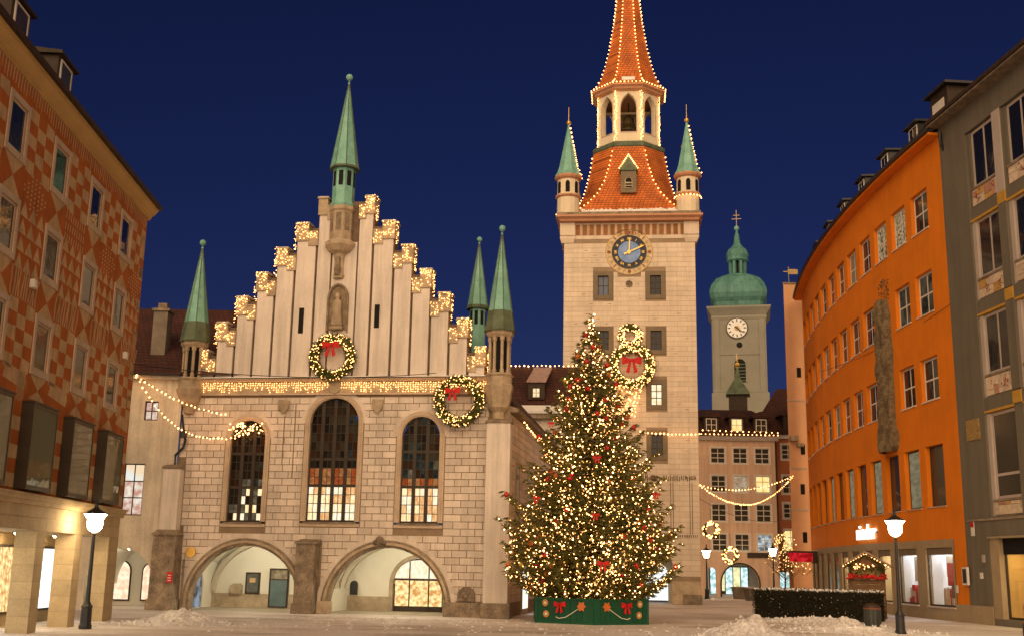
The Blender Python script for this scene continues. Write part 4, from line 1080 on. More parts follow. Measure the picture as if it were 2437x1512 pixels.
# belfry
T8 = math.tan(PI/8)
MB().rings([oct_ring(a, a*T8, z) for a, z in ((2.95,37),(3.05,37.15),(3.05,37.4),(2.85,37.6),(2.7,37.65))]).build('belfry_skirt', copper_d, TW)
bel = mat('belfry_plaster', (.72,.62,.46), .9, .08, 1, fine=.04)
a8 = 2.55
for k in range(8):
    M_ = Matrix.Translation((0,YC,0)) @ Matrix.Rotation(2*PI*k/8,4,'Z') @ Matrix.Translation((0,-a8,0)); hw = a8*T8
    op = [(-.66,38.55),(.66,38.55),(.66,40.8),(.59,41.25),(.38,41.65),(0,42.0),(-.38,41.65),(-.59,41.25),(-.66,40.8)]
    MB().wall(rect(-hw,hw,37.6,42.3), [op], 0, .45).build('belfry_face', bel, TW, M=M_)
    MB().band(op + [op[0]], [(-.73,38.48),(.73,38.48),(.73,40.8),(.66,41.29),(.42,41.72),(0,42.1),(-.42,41.72),(-.66,41.29),(-.73,40.8),(-.73,38.48)], -.04, 0).build('opening_frame', trim, TW, M=M_)
    MB().box(-hw*.98,hw*.98,.05,.4,37.6,38.5).build('parapet', bel, TW, M=M_)
MB().rings([oct_ring(2.3,2.3*T8,z) for z in (37.62,37.7)]).build('belfry_floor', dark_stone, TW)
MB().lathe([(.05,41.1),(.25,41),(.45,40.7),(.55,40.1),(.8,39.6),(.82,39.5)], 14, 0, YC).tube([(0,YC,41.1),(0,YC,42.3)],.05,6).build('bell', mat('bell_bronze',(.10,.07,.03),.4,.2,3,metal=.6), TW)
MB().tube([(-1.4,YC,38.9),(0,YC,40.5)],.06,5).tube([(1.4,YC,38.9),(0,YC,40.5)],.06,5).box(-2.2,2.2,YC-.1,YC+.1,41.1,41.3).build('bell_frame', sand, TW)
MB().rings([oct_ring(a, a*T8, z) for a, z in ((2.6,42.2),(2.85,42.35),(2.9,42.5),(3.08,42.62),(3.08,42.78),(2.9,42.8))]).build('belfry_cornice', rose, TW)
SP = [(3.12,42.78),(2.7,43.25),(2.3,44.1),(1.95,45.3),(1.6,46.9),(1.2,49.5),(.75,53.9),(.32,59.4),(.06,63.4)]
MB().rings([oct_ring(a, a*T8, z) for a, z in SP]).build('spire', tile_red, TW)
MB().rings([[(x*.55, YC-2.75+y, z) for x, y in ((-1,-.12),(1,-.12),(.8,.35),(-.8,.35))] for z in (43.1,43.4)]).build('snow_patch', snow, TW)
MB().lathe([(.06,63.3),(.05,64.1)],6,0,YC).ball((0,YC,64.2),.3,10,6).build('finial', gold, TW)
# four bartizans
for (cx, cy, lab) in ((-4.95,.45,0),(4.75,.45,0),(-4.95,9.6,1),(4.75,9.6,1)):
    MB().lathe([(1.02,30.3),(.92,30.4),(.90,31.95),(1.02,32.05),(1.04,32.15),(.90,32.22),(.88,33.5),(1.0,33.62)], 14, cx, cy).build('bartizan_wall', bel, TW)
    MB().lathe([(.90,31.95),(1.05,32.05),(1.05,32.17),(.9,32.22)], 14, cx, cy).build('bartizan_ring', rose, TW)
    MB().lathe([(.9,33.5),(1.05,33.6),(1.12,33.72),(1.12,33.86),(.9,33.88)], 14, cx, cy).build('bartizan_cornice', rose, TW)
    for k in range(7):
        a = 2*PI*k/7 - PI/2; M_ = Matrix.Translation((cx,cy,0)) @ Matrix.Rotation(a+PI/2,4,'Z')
        MB().prism(arch_poly(-.17,.17,32.32,33.1,8,.25), -.905, -.86).build('bartizan_window', dark_void, TW, M=M_)
    MB().lathe([(1.14,33.86),(.95,34.15),(.78,34.7),(.05,38.5)], 8, cx, cy, PI/8).build('bartizan_spire', copper, TW)
    MB().lathe([(.03,38.4),(.02,40.0)],5,cx,cy).ball((cx,cy,38.62),.2,10,6).build('bartizan_finial', gold, TW)
# clock
CK = thing('tower_clock', 'round painted clock with blue centre and gold hands high on the tower', 'clock', (9.3,87.3,27.3), R(-6))
def disc(r0_, r1_, y0, y1, name, m, n=48):
    b = MB()
    if r0_ <= 0: b.prism([(r1_*math.cos(2*PI*i/n), r1_*math.sin(2*PI*i/n)) for i in range(n)], y0, y1)
    else: b.band([(r0_*math.cos(2*PI*i/n), r0_*math.sin(2*PI*i/n)) for i in range(n+1)], [(r1_*math.cos(2*PI*i/n), r1_*math.sin(2*PI*i/n)) for i in range(n+1)], y0, y1)
    return b.build(name, m, CK)
navy = mat('clock_navy', (.025,.03,.05), .5, .3, 4); pale_ring = mat('zodiac_ring', (.60,.47,.30), .8, .2, 5, fine=.12, bscale=9); mute = mat('muted_gold', (.48,.34,.16), .7, .2, 5)
disc(1.38, 1.88, -.04, 0, 'outer_ring', pale_ring); disc(1.84, 1.90, -.05, 0, 'rim', mute); disc(1.30, 1.40, -.09, 0, 'inner_rim', black); disc(.9, 1.31, -.06, 0, 'numeral_ring', navy)
disc(0, .9, -.05, 0, 'centre_disc', mat('clock_sky', (.30,.42,.72), .6, .2, 1.6, col2=(.10,.22,.52)))
for i, s in enumerate(('XII','I','II','III','IIII','V','VI','VII','VIII','IX','X','XI')):
    a = R(90 - 30*i); text_mesh(s, .30, .008, 'numeral', gold, CK, Matrix.Translation((1.10*math.cos(a), -.068, 1.10*math.sin(a))) @ Matrix.Rotation(R(90)-a,4,'Y') @ Matrix.Rotation(R(90),4,'X') @ Matrix.Translation((0,-.10,0)))
for i in range(24):
    a = 2*PI*i/24; M_ = Matrix.Translation((1.62*math.cos(a), 0, 1.62*math.sin(a))) @ Matrix.Rotation(-a,4,'Y')
    zb = MB().box(-.16,.16,-.052,-.04,-.05,.05) if i % 2 else MB().prism([(-.14,-.1),(.1,-.13),(.16,.05),(0,.14),(-.15,.08)], -.055, -.04)
    zb.build('zodiac_mark', mute if i % 3 else fz[0], CK, M=M_)
def hand(a, l, tail, w, name):
    M_ = Matrix.Rotation(a,4,'Y'); MB().prism([(-w*.5,-tail*.2),(-w,-tail),(w,-tail),(w*.5,-tail*.2),(w*.6,l*.75),(0,l),(-w*.6,l*.75)], -.14, -.11).build(name, gold, CK, M=M_)
hand(R(2), 1.2, .2, .07, 'hour_hand'); hand(R(66), 1.38, .45, .085, 'minute_hand'); MB().prism([(.14*math.cos(2*PI*i/16), .14*math.sin(2*PI*i/16)) for i in range(16)], -.17, -.10).build('hub', gold, CK)

# lights on the tower
TWM = Matrix.Translation((9.3,87.3,0)) @ Matrix.Rotation(R(-6),4,'Z')
def tw(p): return TWM @ Vector(p)
def edge_runs(prof, fn, n=8):
    runs = []
    for k in range(n):
        for (p, q) in zip(prof, prof[1:]):
            a = Vector(fn(p)[k]); c = Vector(fn(q)[k])
            o1 = Vector((a.x, a.y-YC, 0)).normalized()*.07
            runs.append((tw(a+o1), tw(c+o1), 0))
    return runs
def bulb_thing(label, pts, r, m=bulb_w, group=None):
    base = Vector(pts[0]); t = thing('string_lights', label, 'string lights', base, 0, group)
    bulbs([Vector(p)-base for p in pts], r).build('bulbs', m, t, kind='stuff'); return t
def run_pts(runs, step): return [p for r_ in runs for p in along(r_[0], r_[1], step)[:-1]]
bulb_thing('warm bulbs running up the edges of the tall orange spire', run_pts(edge_runs(SP[:8], lambda p: oct_ring(p[0], p[0]*T8, p[1])), .36) + run_pts([(tw(a), tw(b_), 0) for a, b_ in zip([Vector((x,y,z)) for x,y,z in oct_ring(3.18,3.18*T8,42.82)], [Vector((x,y,z)) for x,y,z in oct_ring(3.18,3.18*T8,42.82)][1:]+[Vector(oct_ring(3.18,3.18*T8,42.82)[0])])], .3), .058)
bulb_thing('warm bulbs along the curved edges of the lower tower roof', run_pts(edge_runs(PROF[1:], lambda p: oct_ring(*p)), .36), .058)
pp = []
for k in range(8):
    v_ = oct_ring(a8*1.01, a8*1.01*T8, 0)[k]
    for j in range(46):
        o = Vector((v_[0], v_[1]-YC, 0)).normalized()*.06; sx = random.uniform(-.13,.13); tdir = Vector((-o.y, o.x, 0)).normalized()*sx
        pp.append(tw(Vector((v_[0], v_[1], 37.8+4.4*j/45)) + o + tdir))
bulb_thing('curtains of bulbs on the corner posts of the open belfry', pp, .042)
for (cx, nm) in ((-4.95,'left'),(4.75,'right')):
    pp = []
    for k in (6, 7, 0):
        a = PI/8 + 2*PI*k/8
        if k == 6: continue
        for (r1, z1), (r2, z2) in (((1.14,33.9),(.78,34.7)),((.78,34.7),(.05,38.5))):
            pp += along(tw((cx+(r1+.05)*math.cos(a), .45+(r1+.05)*math.sin(a), z1)), tw((cx+(r2+.05)*math.cos(a), .45+(r2+.05)*math.sin(a), z2)), .36)
    if nm == 'right':
        for k in range(12): a = PI + PI*k/11; pp.append(tw((cx+1.08*math.cos(a), .45+1.08*math.sin(a), 31.9)))
    else: pp += along(tw((cx-.9,-.55,30.35)), tw((cx-.2,-.6,30.35)), .3)
    bulb_thing('bulbs up the green spire of the %s front corner turret of the tower' % nm, pp, .058)
pp = along(tw((-.78,.68,34.66)), tw((-.02,1.25,36.05)), .2) + along(tw((.74,.68,34.66)), tw((-.02,1.25,36.05)), .2)
bulb_thing('two short rows of bulbs on the little dormer roof of the tower', pp, .065)
# double wreath on the tower
wreath('large lit wreath with glowing red bow on the tower wall', tw((.16,-.5,18.0)), R(-6), 1.45, .34, 260, (-.0,-.3,.35), .75, br=.045, nl=1600)
wreath('small lit wreath above the large wreath on the tower', tw((.05,-.5,20.35)), R(-6), .72, .26, 130, None, br=.045, nl=900)
pp = []
for _ in range(190):
    a = random.uniform(-.9,.7); zz = random.uniform(0, 2.6); pp.append(tw((-.6 + a*(1.9-zz*.3) + .3, -.45 + random.uniform(-.1,.1), 16.6 - zz)))
bulb_thing('spray of warm bulbs trailing below the tower wreath', pp, .045)

# ------------------------------------------------------------------ orange house on the right (curved front)
random.seed(31)
co = (-1.77202022e-06, 3.72957683e-03, -5.26911713e-01, 4.39369817e+01)
def XW(Y): return ((co[0]*Y + co[1])*Y + co[2])*Y + co[3]
OR = thing('orange_house', 'bright orange plastered house with rows of windows curving away on the right', 'building', (25.2, 63, 0), 0)
orange = mat('orange_plaster', (0.82, 0.225, 0.008), .9, .10, .35, .2, 30, fine=.06, streak=.06)
beige = mat('shop_surround_stone', (0.38, 0.29, 0.18), .8, .12, 1.2, .1, 20)
OB = Vector((25.2, 63, 0))
edges = [62.95, 67.9] + [67.9 + 3.36*i for i in range(1, 12)]
RZ = [(22.95, 25.45), (17.8, 20.35), (12.6, 15.15), (6.4, 9.95)]
def bayM(Ya, Yb):      # local x runs from far end (Yb) towards the camera (Ya); y into the house
    P = Vector((XW(Yb), Yb, 0)); Q = Vector((XW(Ya), Ya, 0)); d = (Q-P); L = d.length; ang = math.atan2(d.y, d.x)
    return Matrix.Translation(P - OB) @ Matrix.Rotation(ang, 4, 'Z'), L
glow_win = emit_noise('orange_house_painted_glint', (.9,.6,.3), (.05,.04,.03), .5, 6)  # glints on the panes painted as uneven emission
blind = mat('drawn_blind', (.30,.27,.22), .8, .1, 3); room_dim = emit_noise('dim_room', (.10,.07,.04), (.02,.015,.01), .7, 1.5)
pane_pale = emit_noise('pale_blind_glow', (.40,.34,.20), (.26,.22,.13), .5, 1.2, (1,1,3))  # pale tone of the blinds put in as a weak glow
for bi in range(len(edges)-1):
    Ya, Yb = edges[bi], edges[bi+1]; M_, L = bayM(Ya, Yb)
    wxb = [L - (y - Ya)*L/(Yb-Ya) for y in ((65.1, 67.5) if bi == 0 else (Yb-2.82, Yb-.42))]; xa, xb = min(wxb), max(wxb)
    hol = []
    for ri, (z0, z1) in enumerate(RZ):
        if bi == 2 and ri in (1, 2): continue
        hol.append(rect(xa, xb, z0, z1))
    MB().wall(rect(0, L, 4.5, 27.95), hol, 0, .35).build('wall_bay', orange, OR, M=M_)
    for ri, (z0, z1) in enumerate(RZ):
        if bi == 2 and ri in (1, 2): continue
        if ri < 3:
            window(OR, xa, xb, z0, z1, .24, 2, 2, wframe_w, (glow_win if (ri == 0 and bi in (1,2)) else random.choice((glass_d, glass_d, glass_m, room_dim, blind))), M=M_, fw=.13, mw=.10)
        else:
            window(OR, xa, xb, z0, z1, .27, 1, 1, wframe_d, pane_pale if bi in (1,3,5,7) else glass_m, M=M_, fw=.1)
        MB().box(xa-.02, xb+.05, -.07, .22, z0-.07, z0-.003).build('window_sill', wframe_w if ri < 3 else trim, OR, M=M_)
# shop fronts: their piers do not follow the window axes above
SHOPS = [(62.95, 68.95, 64.7, 68.3), (68.95, 73.3, 69.65, 72.85), (73.3, 77.3, 74.2, 76.9)] + [(77.3+3.35*k, 77.3+3.35*(k+1), 77.9+3.35*k, 80.1+3.35*k) for k in range(8)]
for bi, (Ya, Yb, wa, wb) in enumerate(SHOPS):
    M_, L = bayM(Ya, Yb); x0s, x1s = (Yb-wb)*L/(Yb-Ya), (Yb-wa)*L/(Yb-Ya); bright = bi in (0, 1)
    MB().wall(rect(0, L - (1.75 if bi == 0 else 0), 0, 4.5) if bi else rect(0, L-1.55, 0, 4.5), [rect(x0s, x1s, .75, 4.05)], -.03, .3).build('shop_front', beige, OR, M=M_)
    if bi == 0:
        MB().wall(rect(L-1.55, L, .95, 4.5), [], 0, .1).build('wall_bay', orange, OR, M=M_); MB().box(L-1.55, L, -.04, .3, 0, .95).build('plinth', beige, OR, M=M_)
    MB().box(x0s, x1s, .06, .25, 3.65, 4.05).build('shutter_box', sur, OR, M=M_)
    gl = MB().box(x0s, x1s, .08, .16, .75, .85).box(x0s, x0s+.08, .08, .16, .85, 3.65).box(x1s-.08, x1s, .08, .16, .85, 3.65).build('shop_window', wframe_d, OR, M=M_)
    MB().box(x0s-.05, x1s+.05, -.12, .07, .66, .75).build('window_sill', plaster, OR, M=M_)
    if bi > 5: piece('pane', glass_m, gl, x0s+.08, x1s-.08, .11, .125, .85, 3.65); continue
    piece('pane', clear_glass(), gl, x0s+.08, x1s-.08, .11, .125, .85, 3.65)
    rm = MB().box(x0s, x1s, 2.6, 2.7, .3, 4).box(x0s-.1, x0s, .32, 2.7, .3, 4).box(x1s, x1s+.1, .32, 2.7, .3, 4).box(x0s, x1s, .32, 2.6, .2, .3).box(x0s-.1, x1s+.1, .32, 2.7, 4.0, 4.06).build('shop_room', mat('shop_white', (.8,.8,.78), .8, .05, 1) if bright else mat('shop_cream', (.6,.5,.34), .8, .1, 1), OR, M=M_)
    piece('light_panel', emit('shop_light_cool', (.95,.97,1.0), 6.0) if bright else emit('shop_light_warm', (1,.80,.48), 7.0), rm, x0s+.2, x1s-.2, .6, 2.4, 3.92, 3.96)
    pal = [(.6,.03,.03),(.65,.5,.35),(.15,.10,.07),(.7,.65,.6),(.4,.2,.08)]
    for _ in range(24 if bright else 9):
        w = random.uniform(.2,.5); px = random.uniform(x0s+.15, lerp(x0s,x1s,.62)) if bright else random.uniform(x0s+.1, x1s-.5); py = random.uniform(.34,.9) if bright else random.uniform(.4,1.6); hz = random.uniform(.75,1.7)
        piece('goods', mat('goods_%d' % random.randrange(5), pal[random.randrange(5)], .6, .2, 4), rm, px, px+w, py, py+.3, .3, .3+hz)
    if bi == 0:
        piece('banner', red_cloth, rm, x0s+.5, x0s+1.5, 1.0, 1.04, 1.9, 3.2); piece('banner', mat('goods_cream', (.7,.6,.45), .7, .2, 3), rm, x0s+.2, x0s+1.9, 1.1, 1.12, 2.4, 3.65)
    elif bi == 1: piece('banner', MATS['goods_cream'], rm, x0s+.3, x0s+1.3, .9, .93, 2.1, 3.6)
# eave, gutter, roof
ev = MB(); g2 = MB(); rfm = MB(); Ys = [62.9 + (105.2-62.9)*i/24 for i in range(25)]
def offp(Y, o):
    dX = (XW(Y+.1)-XW(Y-.1))/.2; nrm = Vector((-1, dX, 0)).normalized(); return Vector((XW(Y), Y, 0)) + nrm*o - OB
for a, c in zip(Ys, Ys[1:]):
    P = [offp(a,0), offp(a,.7), offp(c,.7), offp(c,0)]
    ev.hexa([p + Vector((0,0,27.9)) for p in P], [p + Vector((0,0,28.05)) for p in P])
    P = [offp(a,.62), offp(a,.85), offp(c,.85), offp(c,.62)]; g2.hexa([p + Vector((0,0,28.06)) for p in P], [p + Vector((0,0,28.28)) for p in P])
    P = [offp(a,.6), offp(c,.6), offp(c,-5.5), offp(a,-5.5)]
    rfm.add([P[0]+Vector((0,0,28.1)), P[1]+Vector((0,0,28.1)), P[2]+Vector((0,0,32.3)), P[3]+Vector((0,0,32.3))], [(0,1,2,3)])
ev.build('eave', orange, OR); g2.build('gutter', black, OR); rfm.build('roof', tile_dark, OR)
sg = MB()
for a, c in zip(Ys, Ys[1:]):
    for hz in (.25, .5): sg.tube([offp(a,-.15)+Vector((0,0,28.75+hz)), offp(c,-.15)+Vector((0,0,28.75+hz))], .03, 4)
sg.build('snow_guard', black, OR)
for Yd in (67.5, 72.6, 77.8, 83.2, 88.8, 94.6):
    p = offp(Yd, -.6); M_ = Matrix.Translation(p) @ Matrix.Rotation(math.atan2(-1, -(XW(Yd+.1)-XW(Yd-.1))/.2), 4, 'Z')
    dm = MB().box(-.8,.8,-.1,3.5,28.3,30.3).build('dormer', black, OR, M=M_)
    MB().hexa([(-1.0,-.4,30.3),(1.0,-.4,30.3),(1.0,3.8,30.3),(-1.0,3.8,30.3)],[(-1.0,-.4,30.42),(1.0,-.4,30.42),(.9,3.8,30.6),(-.9,3.8,30.6)]).build('dormer_roof', black, dm)
    piece('pane', glass_d, dm, -.55, .55, -.14, -.105, 29.2, 30.15); MB().band(rect(-.55,.55,29.2,30.15)+[(-.55,29.2)], rect(-.63,.63,29.12,30.23)+[(-.63,29.12)], -.16, -.1).box(-.03,.03,-.15,-.11,29.15,30.2).build('dormer_frame', wframe_w, dm)
MB().box(.02, 6, -.03, 0, 0, 28).build('end_wall', orange, OR)
# relief figure: tall draped stone relief across two storeys
M_, L = bayM(edges[2], edges[3]); rl = MB(); n, m_ = 16, 60; vs = []
def rw(t):      # half width along height t 0 bottom..1 top
    pts = ((0,.72),(.03,.95),(.10,1.02),(.16,.80),(.3,.74),(.5,.80),(.66,.86),(.74,.78),(.84,.74),(.90,.70),(.96,.62),(1,.5))
    for (t0, w0), (t1, w1) in zip(pts, pts[1:]):
        if t <= t1: return lerp(w0, w1, (t-t0)/(t1-t0))
    return .5
for j in range(m_+1):
    t = j/m_; z = 10.15 + 10.0*t; w = rw(t)*1.45
    for i in range(n+1):
        s = -1 + 2*i/n
        fold = .10*math.sin(9*s + 2.2*math.sin(3.5*t*PI)) + .07*math.sin(17*s - 5*t) + .05*math.sin(31*t + 4*s)
        head = .22*math.exp(-((t-.90)/.045)**2 - (s/.45)**2); arm = .18*math.exp(-((t-.62)/.05)**2 - ((s-.2)/.6)**2)
        dpt = (.16 + .45*(1-s*s)**.6*(1-.35*t) + (fold if abs(s) < .97 else 0)*(1 - abs(s)**4) + head + arm) if 0 < i < n else .0
        if t < .08: dpt += .10*(1-abs(s))
        vs.append((L/2 + s*w + .05*math.sin(23*t), -max(.0, dpt), z))
rl.add(vs, [(j*(n+1)+i, j*(n+1)+i+1, (j+1)*(n+1)+i+1, (j+1)*(n+1)+i) for j in range(m_) for i in range(n)])
RLM = Matrix.Translation(OB) @ M_
RL = thing('wall_relief', 'tall dark stone relief of a draped figure on the orange facade', 'relief', OB, 0)
rl.build('figure', mat('relief_stone', (0.16, 0.115, 0.065), .95, .5, 2.2, .8, 9, fine=.25), RL, M=M_)
wl = MB()
for _ in range(90):      # incised lettering-like ornament cloud above the figure
    x = L/2 + random.uniform(-1.0,1.0); z = random.uniform(20.3,21.6) - abs(x-L/2)*.25; l = random.uniform(.05,.16); wl.box(x, x+l, -.03, 0, z, z+random.uniform(.03,.1))
wl.build('incised_ornament', MATS['relief_stone'], RL, M=M_)
# illuminated sign
M2, L2 = bayM(76.2, 81.6); SG = thing('shop_sign', 'glowing white letters on the orange wall above the shop fronts', 'sign', OB, 0)
text_mesh('rinder', 1.62, .06, 'letters', emit('sign_glow', (.90,.97,1.0), 3.0), SG, M2 @ Matrix.Translation((L2/2, -.15, 4.82)) @ Matrix.Rotation(R(90),4,'X') @ Matrix.Diagonal((1.15,.9,1,1)))
MB().box(.3, L2-.3, -.06, -.01, 5.2, 5.28).build('rail', black, SG, M=M2)
# red hanging sign at the far end of the shops
HS = thing('red_hanging_sign', 'red box sign projecting from the far end of the orange house', 'sign', (25.9, 98.5, 3.3)); MB().hexa([(-1.75,-.2,.1),(.1,-.2,.1),(.1,.2,.1),(-1.75,.2,.1)],[(-1.9,-.25,.85),(.1,-.25,.85),(.1,.25,.85),(-1.9,.25,.85)]).build('box', emit_noise('red_sign_glow', (.7,.02,.03), (.25,.005,.005), .9, 3), HS); MB().box(-1.95,.5,-.3,.3,.85,1.0).box(.1,.5,-.3,.3,0,.85).build('bracket', brown, HS)
# downpipe between orange and grey house
DP = MB().tube([(-.25,-.55,27.9),(-.2,-.5,27.1),(.1,-.4,26.7),(.18,-.25,26.4),(.15,-.2,.1)], .11, 8).build('downpipe', black, OR)
t = thing('notice_case', 'small pale notice case on the corner strip of the orange house', 'sign', (25.0, 62.9, 2.0)); MB().box(-.14,-.02,-.35,.35,0,.95).build('case', wframe_w, t); MB().box(-.15,-.141,-.25,.25,.1,.85).build('poster', navy, t)
t = thing('sticker_plate', 'little white plate beside the bright shop window', 'sign', (24.95, 64.2, 1.55)); MB().box(-.06,-.01,-.14,.14,0,.42).build('plate', wframe_w, t)

# ------------------------------------------------------------------ grey house at the right edge
random.seed(41)
GH = thing('grey_house', 'grey modern house with mosaic panels under its windows at the right edge', 'building', (25.1, 63, 0), R(-85))
grey = mat('grey_plaster', (0.175, 0.152, 0.115), .9, .08, .4, .15, 30, fine=.06, streak=.15)
yell = mat('ochre_paint', (0.55, 0.30, 0.045), .85, .1, 2)
lav = mat('pale_pilaster', (0.50, 0.42, 0.37), .85, .08, 1)
UL = 24.0
cols = [(2.98, 6.07), (6.85, 9.95), (10.73, 13.8), (14.6, 17.7), (18.5, 21.5)]
hol = [rect(a, c, 5.5, 26.8) for a, c in cols] + [rect(2.5, 9.5, .35, 4.5)]
MB().wall(rect(.0, UL, 0, 28.3), hol, 0, .45).build('wall', grey, GH)
mos_c = [mat('mosaic_pale', (.66,.52,.38), .8, .2, 4, rnd=.15), mat('mosaic_ochre', (.55,.32,.10), .8, .2, 4, rnd=.1), mat('mosaic_rust', (.34,.10,.05), .8, .3, 5, rnd=.15), mat('mosaic_rose', (.5,.27,.19), .8, .2, 4, rnd=.1)]
for a, c in cols:
    MB().quad((a,.46,5.5),(c,.46,5.5),(c,.46,26.8),(a,.46,26.8)).build('recess_back', grey, GH)
    for ri, (zw0, zw1, zp0, zb) in enumerate(((23.45, 26.75, 22.35, 21.65), (18.3, 21.6, 17.12, 16.35), (13.0, 16.25, 11.8, 11.05), (6.42, 10.95, 5.55, 4.9))):
        window(GH, a+.38, c, zw0, zw1, .2, 1 if ri == 3 else 2, 2 if ri == 3 else 1, lav, glass_m if ri == 3 else glass_d, fw=.16, mw=.14, zr=(0,.26,1) if ri == 3 else None)
        MB().box(a+.02, a+.38, .10, .45, zp0, zw1).build('window_reveal', lav if ri else grey, GH)
        MB().box(a+.25, c, .02, .40, zw0-.12, zw0-.005).build('window_sill', dark_stone, GH)
        # mosaic tiles
        x = a+.3
        while x < c-.05:
            w = random.choice((.35,.5,.8)); x2 = min(x+w, c); z = zp0+.06
            while z < zw0-.14:
                hz = random.choice((.3,.5,.9)); z2 = min(z+hz, zw0-.13)
                piece('mosaic_tile', random.choices(mos_c, (9,1.2,.15,1.2))[0], GH, x+.012, x2-.012, .06, .10, z+.012, z2-.012); z = z2
            x = x2
        MB().box(a+.28, c, .10, .2, zp0+.0, zw0-.1).build('panel_bed', dark_stone, GH)
        sc_ = MB()
        for _ in range(4 if ri < 3 else 0):      # rust-red scribbled motif
            px, pz = random.uniform(a+.8, c-.5), random.uniform(zp0+.3, zw0-.4)
            for k in range(4): q_ = px+random.uniform(-.25,.2); sc_.box(q_, q_+random.uniform(.04,.16), .045, .058, pz+k*.12-.2, pz+k*.12-.2+random.uniform(.03,.12))
        if sc_.v: sc_.build('mosaic_motif', mos_c[2], GH, kind='stuff')
        MB().box(a, c, .04, .3, zb+.06, zp0).build('spandrel', grey, GH); MB().box(a, c, .015, .3, zb-.07, zb+.06).build('ochre_line', yell, GH)
for i, (a, c) in enumerate(cols[:-1]):
    xa, xb = c, cols[i+1][0]
    for ri, (z0, z1, mm) in enumerate(((22.2,26.8,lav),(17.1,21.6,grey),(11.8,16.4,grey))):
        MB().box(xa, xb, -.06, .0, z0, z1).build('pilaster', mm, GH)
    for zz in (21.62, 16.42, 11.1): piece('ochre_block', yell, GH, xa, xb, -.07, 0, zz, zz+.62)
MB().box(.35, UL, -.07, 0, 5.36, 5.48).build('string_course', dark_stone, GH)
MB().box(0, UL, -.75, .1, 28.3, 28.42).build('eave', dark_stone, GH); MB().box(-.1, UL, -.85, -.65, 28.43, 28.65).build('gutter', brown, GH)
MB().add([(-.1,-.8,28.55),(UL,-.8,28.55),(UL,5,32),(-.1,5,32)], [(0,1,2,3)]).build('roof', tile_dark, GH)
dm = MB().box(-1.6,.6,.4,4,28.6,30.9).build('dormer', brown, GH); MB().box(-1.9,1.0,.1,4.4,30.9,31.05).build('dormer_roof', black, dm); piece('pane', wframe_w, dm, -1.3, .2, .36, .39, 29.1, 30.3)
MB().box(.97, 2.4, -.05, 0, 9.7, 10.82).build('gilt_plaque', mat('gilt_relief', (.36,.23,.08), .6, .5, 9, .8, 14, fine=.3), GH)
# lit shop bay
MB().box(2.5, 9.5, .3, .5, 3.6, 4.5).build('shop_fascia', dark_void, GH); MB().box(2.5, 9.5, -.08, .3, 4.42, 4.52).build('shop_lintel', beige, GH)
MB().box(2.5, 3.35, .05, .5, .35, 4.42).build('shop_jamb', beige, GH)
f = MB().box(3.35, 3.45, .35, .45, .45, 3.6).box(3.35, 9.5, .35, .45, .35, .47).box(5.5,5.6,.35,.45,.45,3.6).build('shop_window', wframe_d, GH)
piece('pane', clear_glass(), f, 3.45, 9.4, .39, .41, .47, 3.6)
rm = MB().box(2.9, 9.6, 1.7, 1.8, .3, 3.7).box(2.9,3.0,.5,1.7,.3,3.7).box(2.9,9.6,.5,1.7,.25,.35).build('shop_room', mat('ochre_room', (.62,.42,.15), .8, .1, 1), GH)
piece('light_panel', emit('shop_light_amber', (1,.72,.32), 6.0), rm, 3.3, 9.2, .6, 1.4, 3.66, 3.7); piece('display_ledge', beige, rm, 3.1, 9.4, 1.3, 1.7, .35, 1.1)
MB().box(0, 2.5, -.05, 0, 0, .95).build('plinth', beige, GH)
for (xx, zz, w, hz, mm) in ((.75,4.6,.35,.75,wframe_w),(1.4,2.35,.3,.32,wframe_w),(1.75,3.2,.3,.4,lav)):
    t = thing('wall_plate', {4.6:'white and red plate high on the grey wall by the corner', 2.35:'small pale plate at head height on the grey wall', 3.2:'faint square plate between the two pale plates on the grey wall'}[zz], 'sign', Vector((25.1,63,0)) + Matrix.Rotation(R(-85),3,'Z') @ Vector((xx,-.02,zz)), R(-85))
    MB().box(0,w,-.04,0,0,hz).build('plate', mm, t)
    if zz == 4.6: MB().box(0,w,-.05,-.041,hz*.62,hz).build('red_band', red_cloth, t)

# ------------------------------------------------------------------ background street
random.seed(51)
PB = thing('pink_house', 'salmon pink four-storey house with white windows closing the street', 'building', (19.0, 115, 0), 0)
pinkm = mat('salmon_plaster', (0.72, 0.50, 0.36), .9, .1, .4, .15, 22, fine=.05, streak=.2)
pwx = [(1.45, 2.9), (3.72, 5.15), (5.95, 7.4)]; pwz = [(13.2,14.75),(10.3,11.95),(7.4,9.1),(4.5,6.15)]
hol = [rect(a-.0, c, z0, z1) for a, c in pwx for z0, z1 in pwz] + [arch_poly(2.3,6.0,0,1.35,16), arch_poly(.85,1.75,0,2.4,8)]
MB().wall(rect(0,8.1,0,15.5), hol, 0, .3).build('wall', pinkm, PB)
for ri, (z0, z1) in enumerate(pwz):
    for ci, (a, c) in enumerate(pwx):
        MB().band([(a,z0),(c,z0),(c,z1),(a,z1),(a,z0)], [(a-.13,z0-.13),(c+.13,z0-.13),(c+.13,z1+.13),(a-.13,z1+.13),(a-.13,z0-.13)], -.04, 0).build('window_surround', wframe_w, PB)
        pm = emit_noise('pink_lit', (1,.78,.35), (1,.62,.2), 1.1, 2) if (ri == 1 and ci == 2) else (emit_noise('pink_pale_lit', (.55,.42,.28), (.3,.2,.12), .8, 3) if (ri, ci) == (1,1) else (emit_noise('pink_cool_lit', (.7,.85,.9), (.12,.12,.12), .8, 2) if (ri, ci) == (3,2) else glass_m))
        window(PB, a, c, z0, z1, .1, 2, 3, wframe_w, pm, fw=.07, mw=.07)
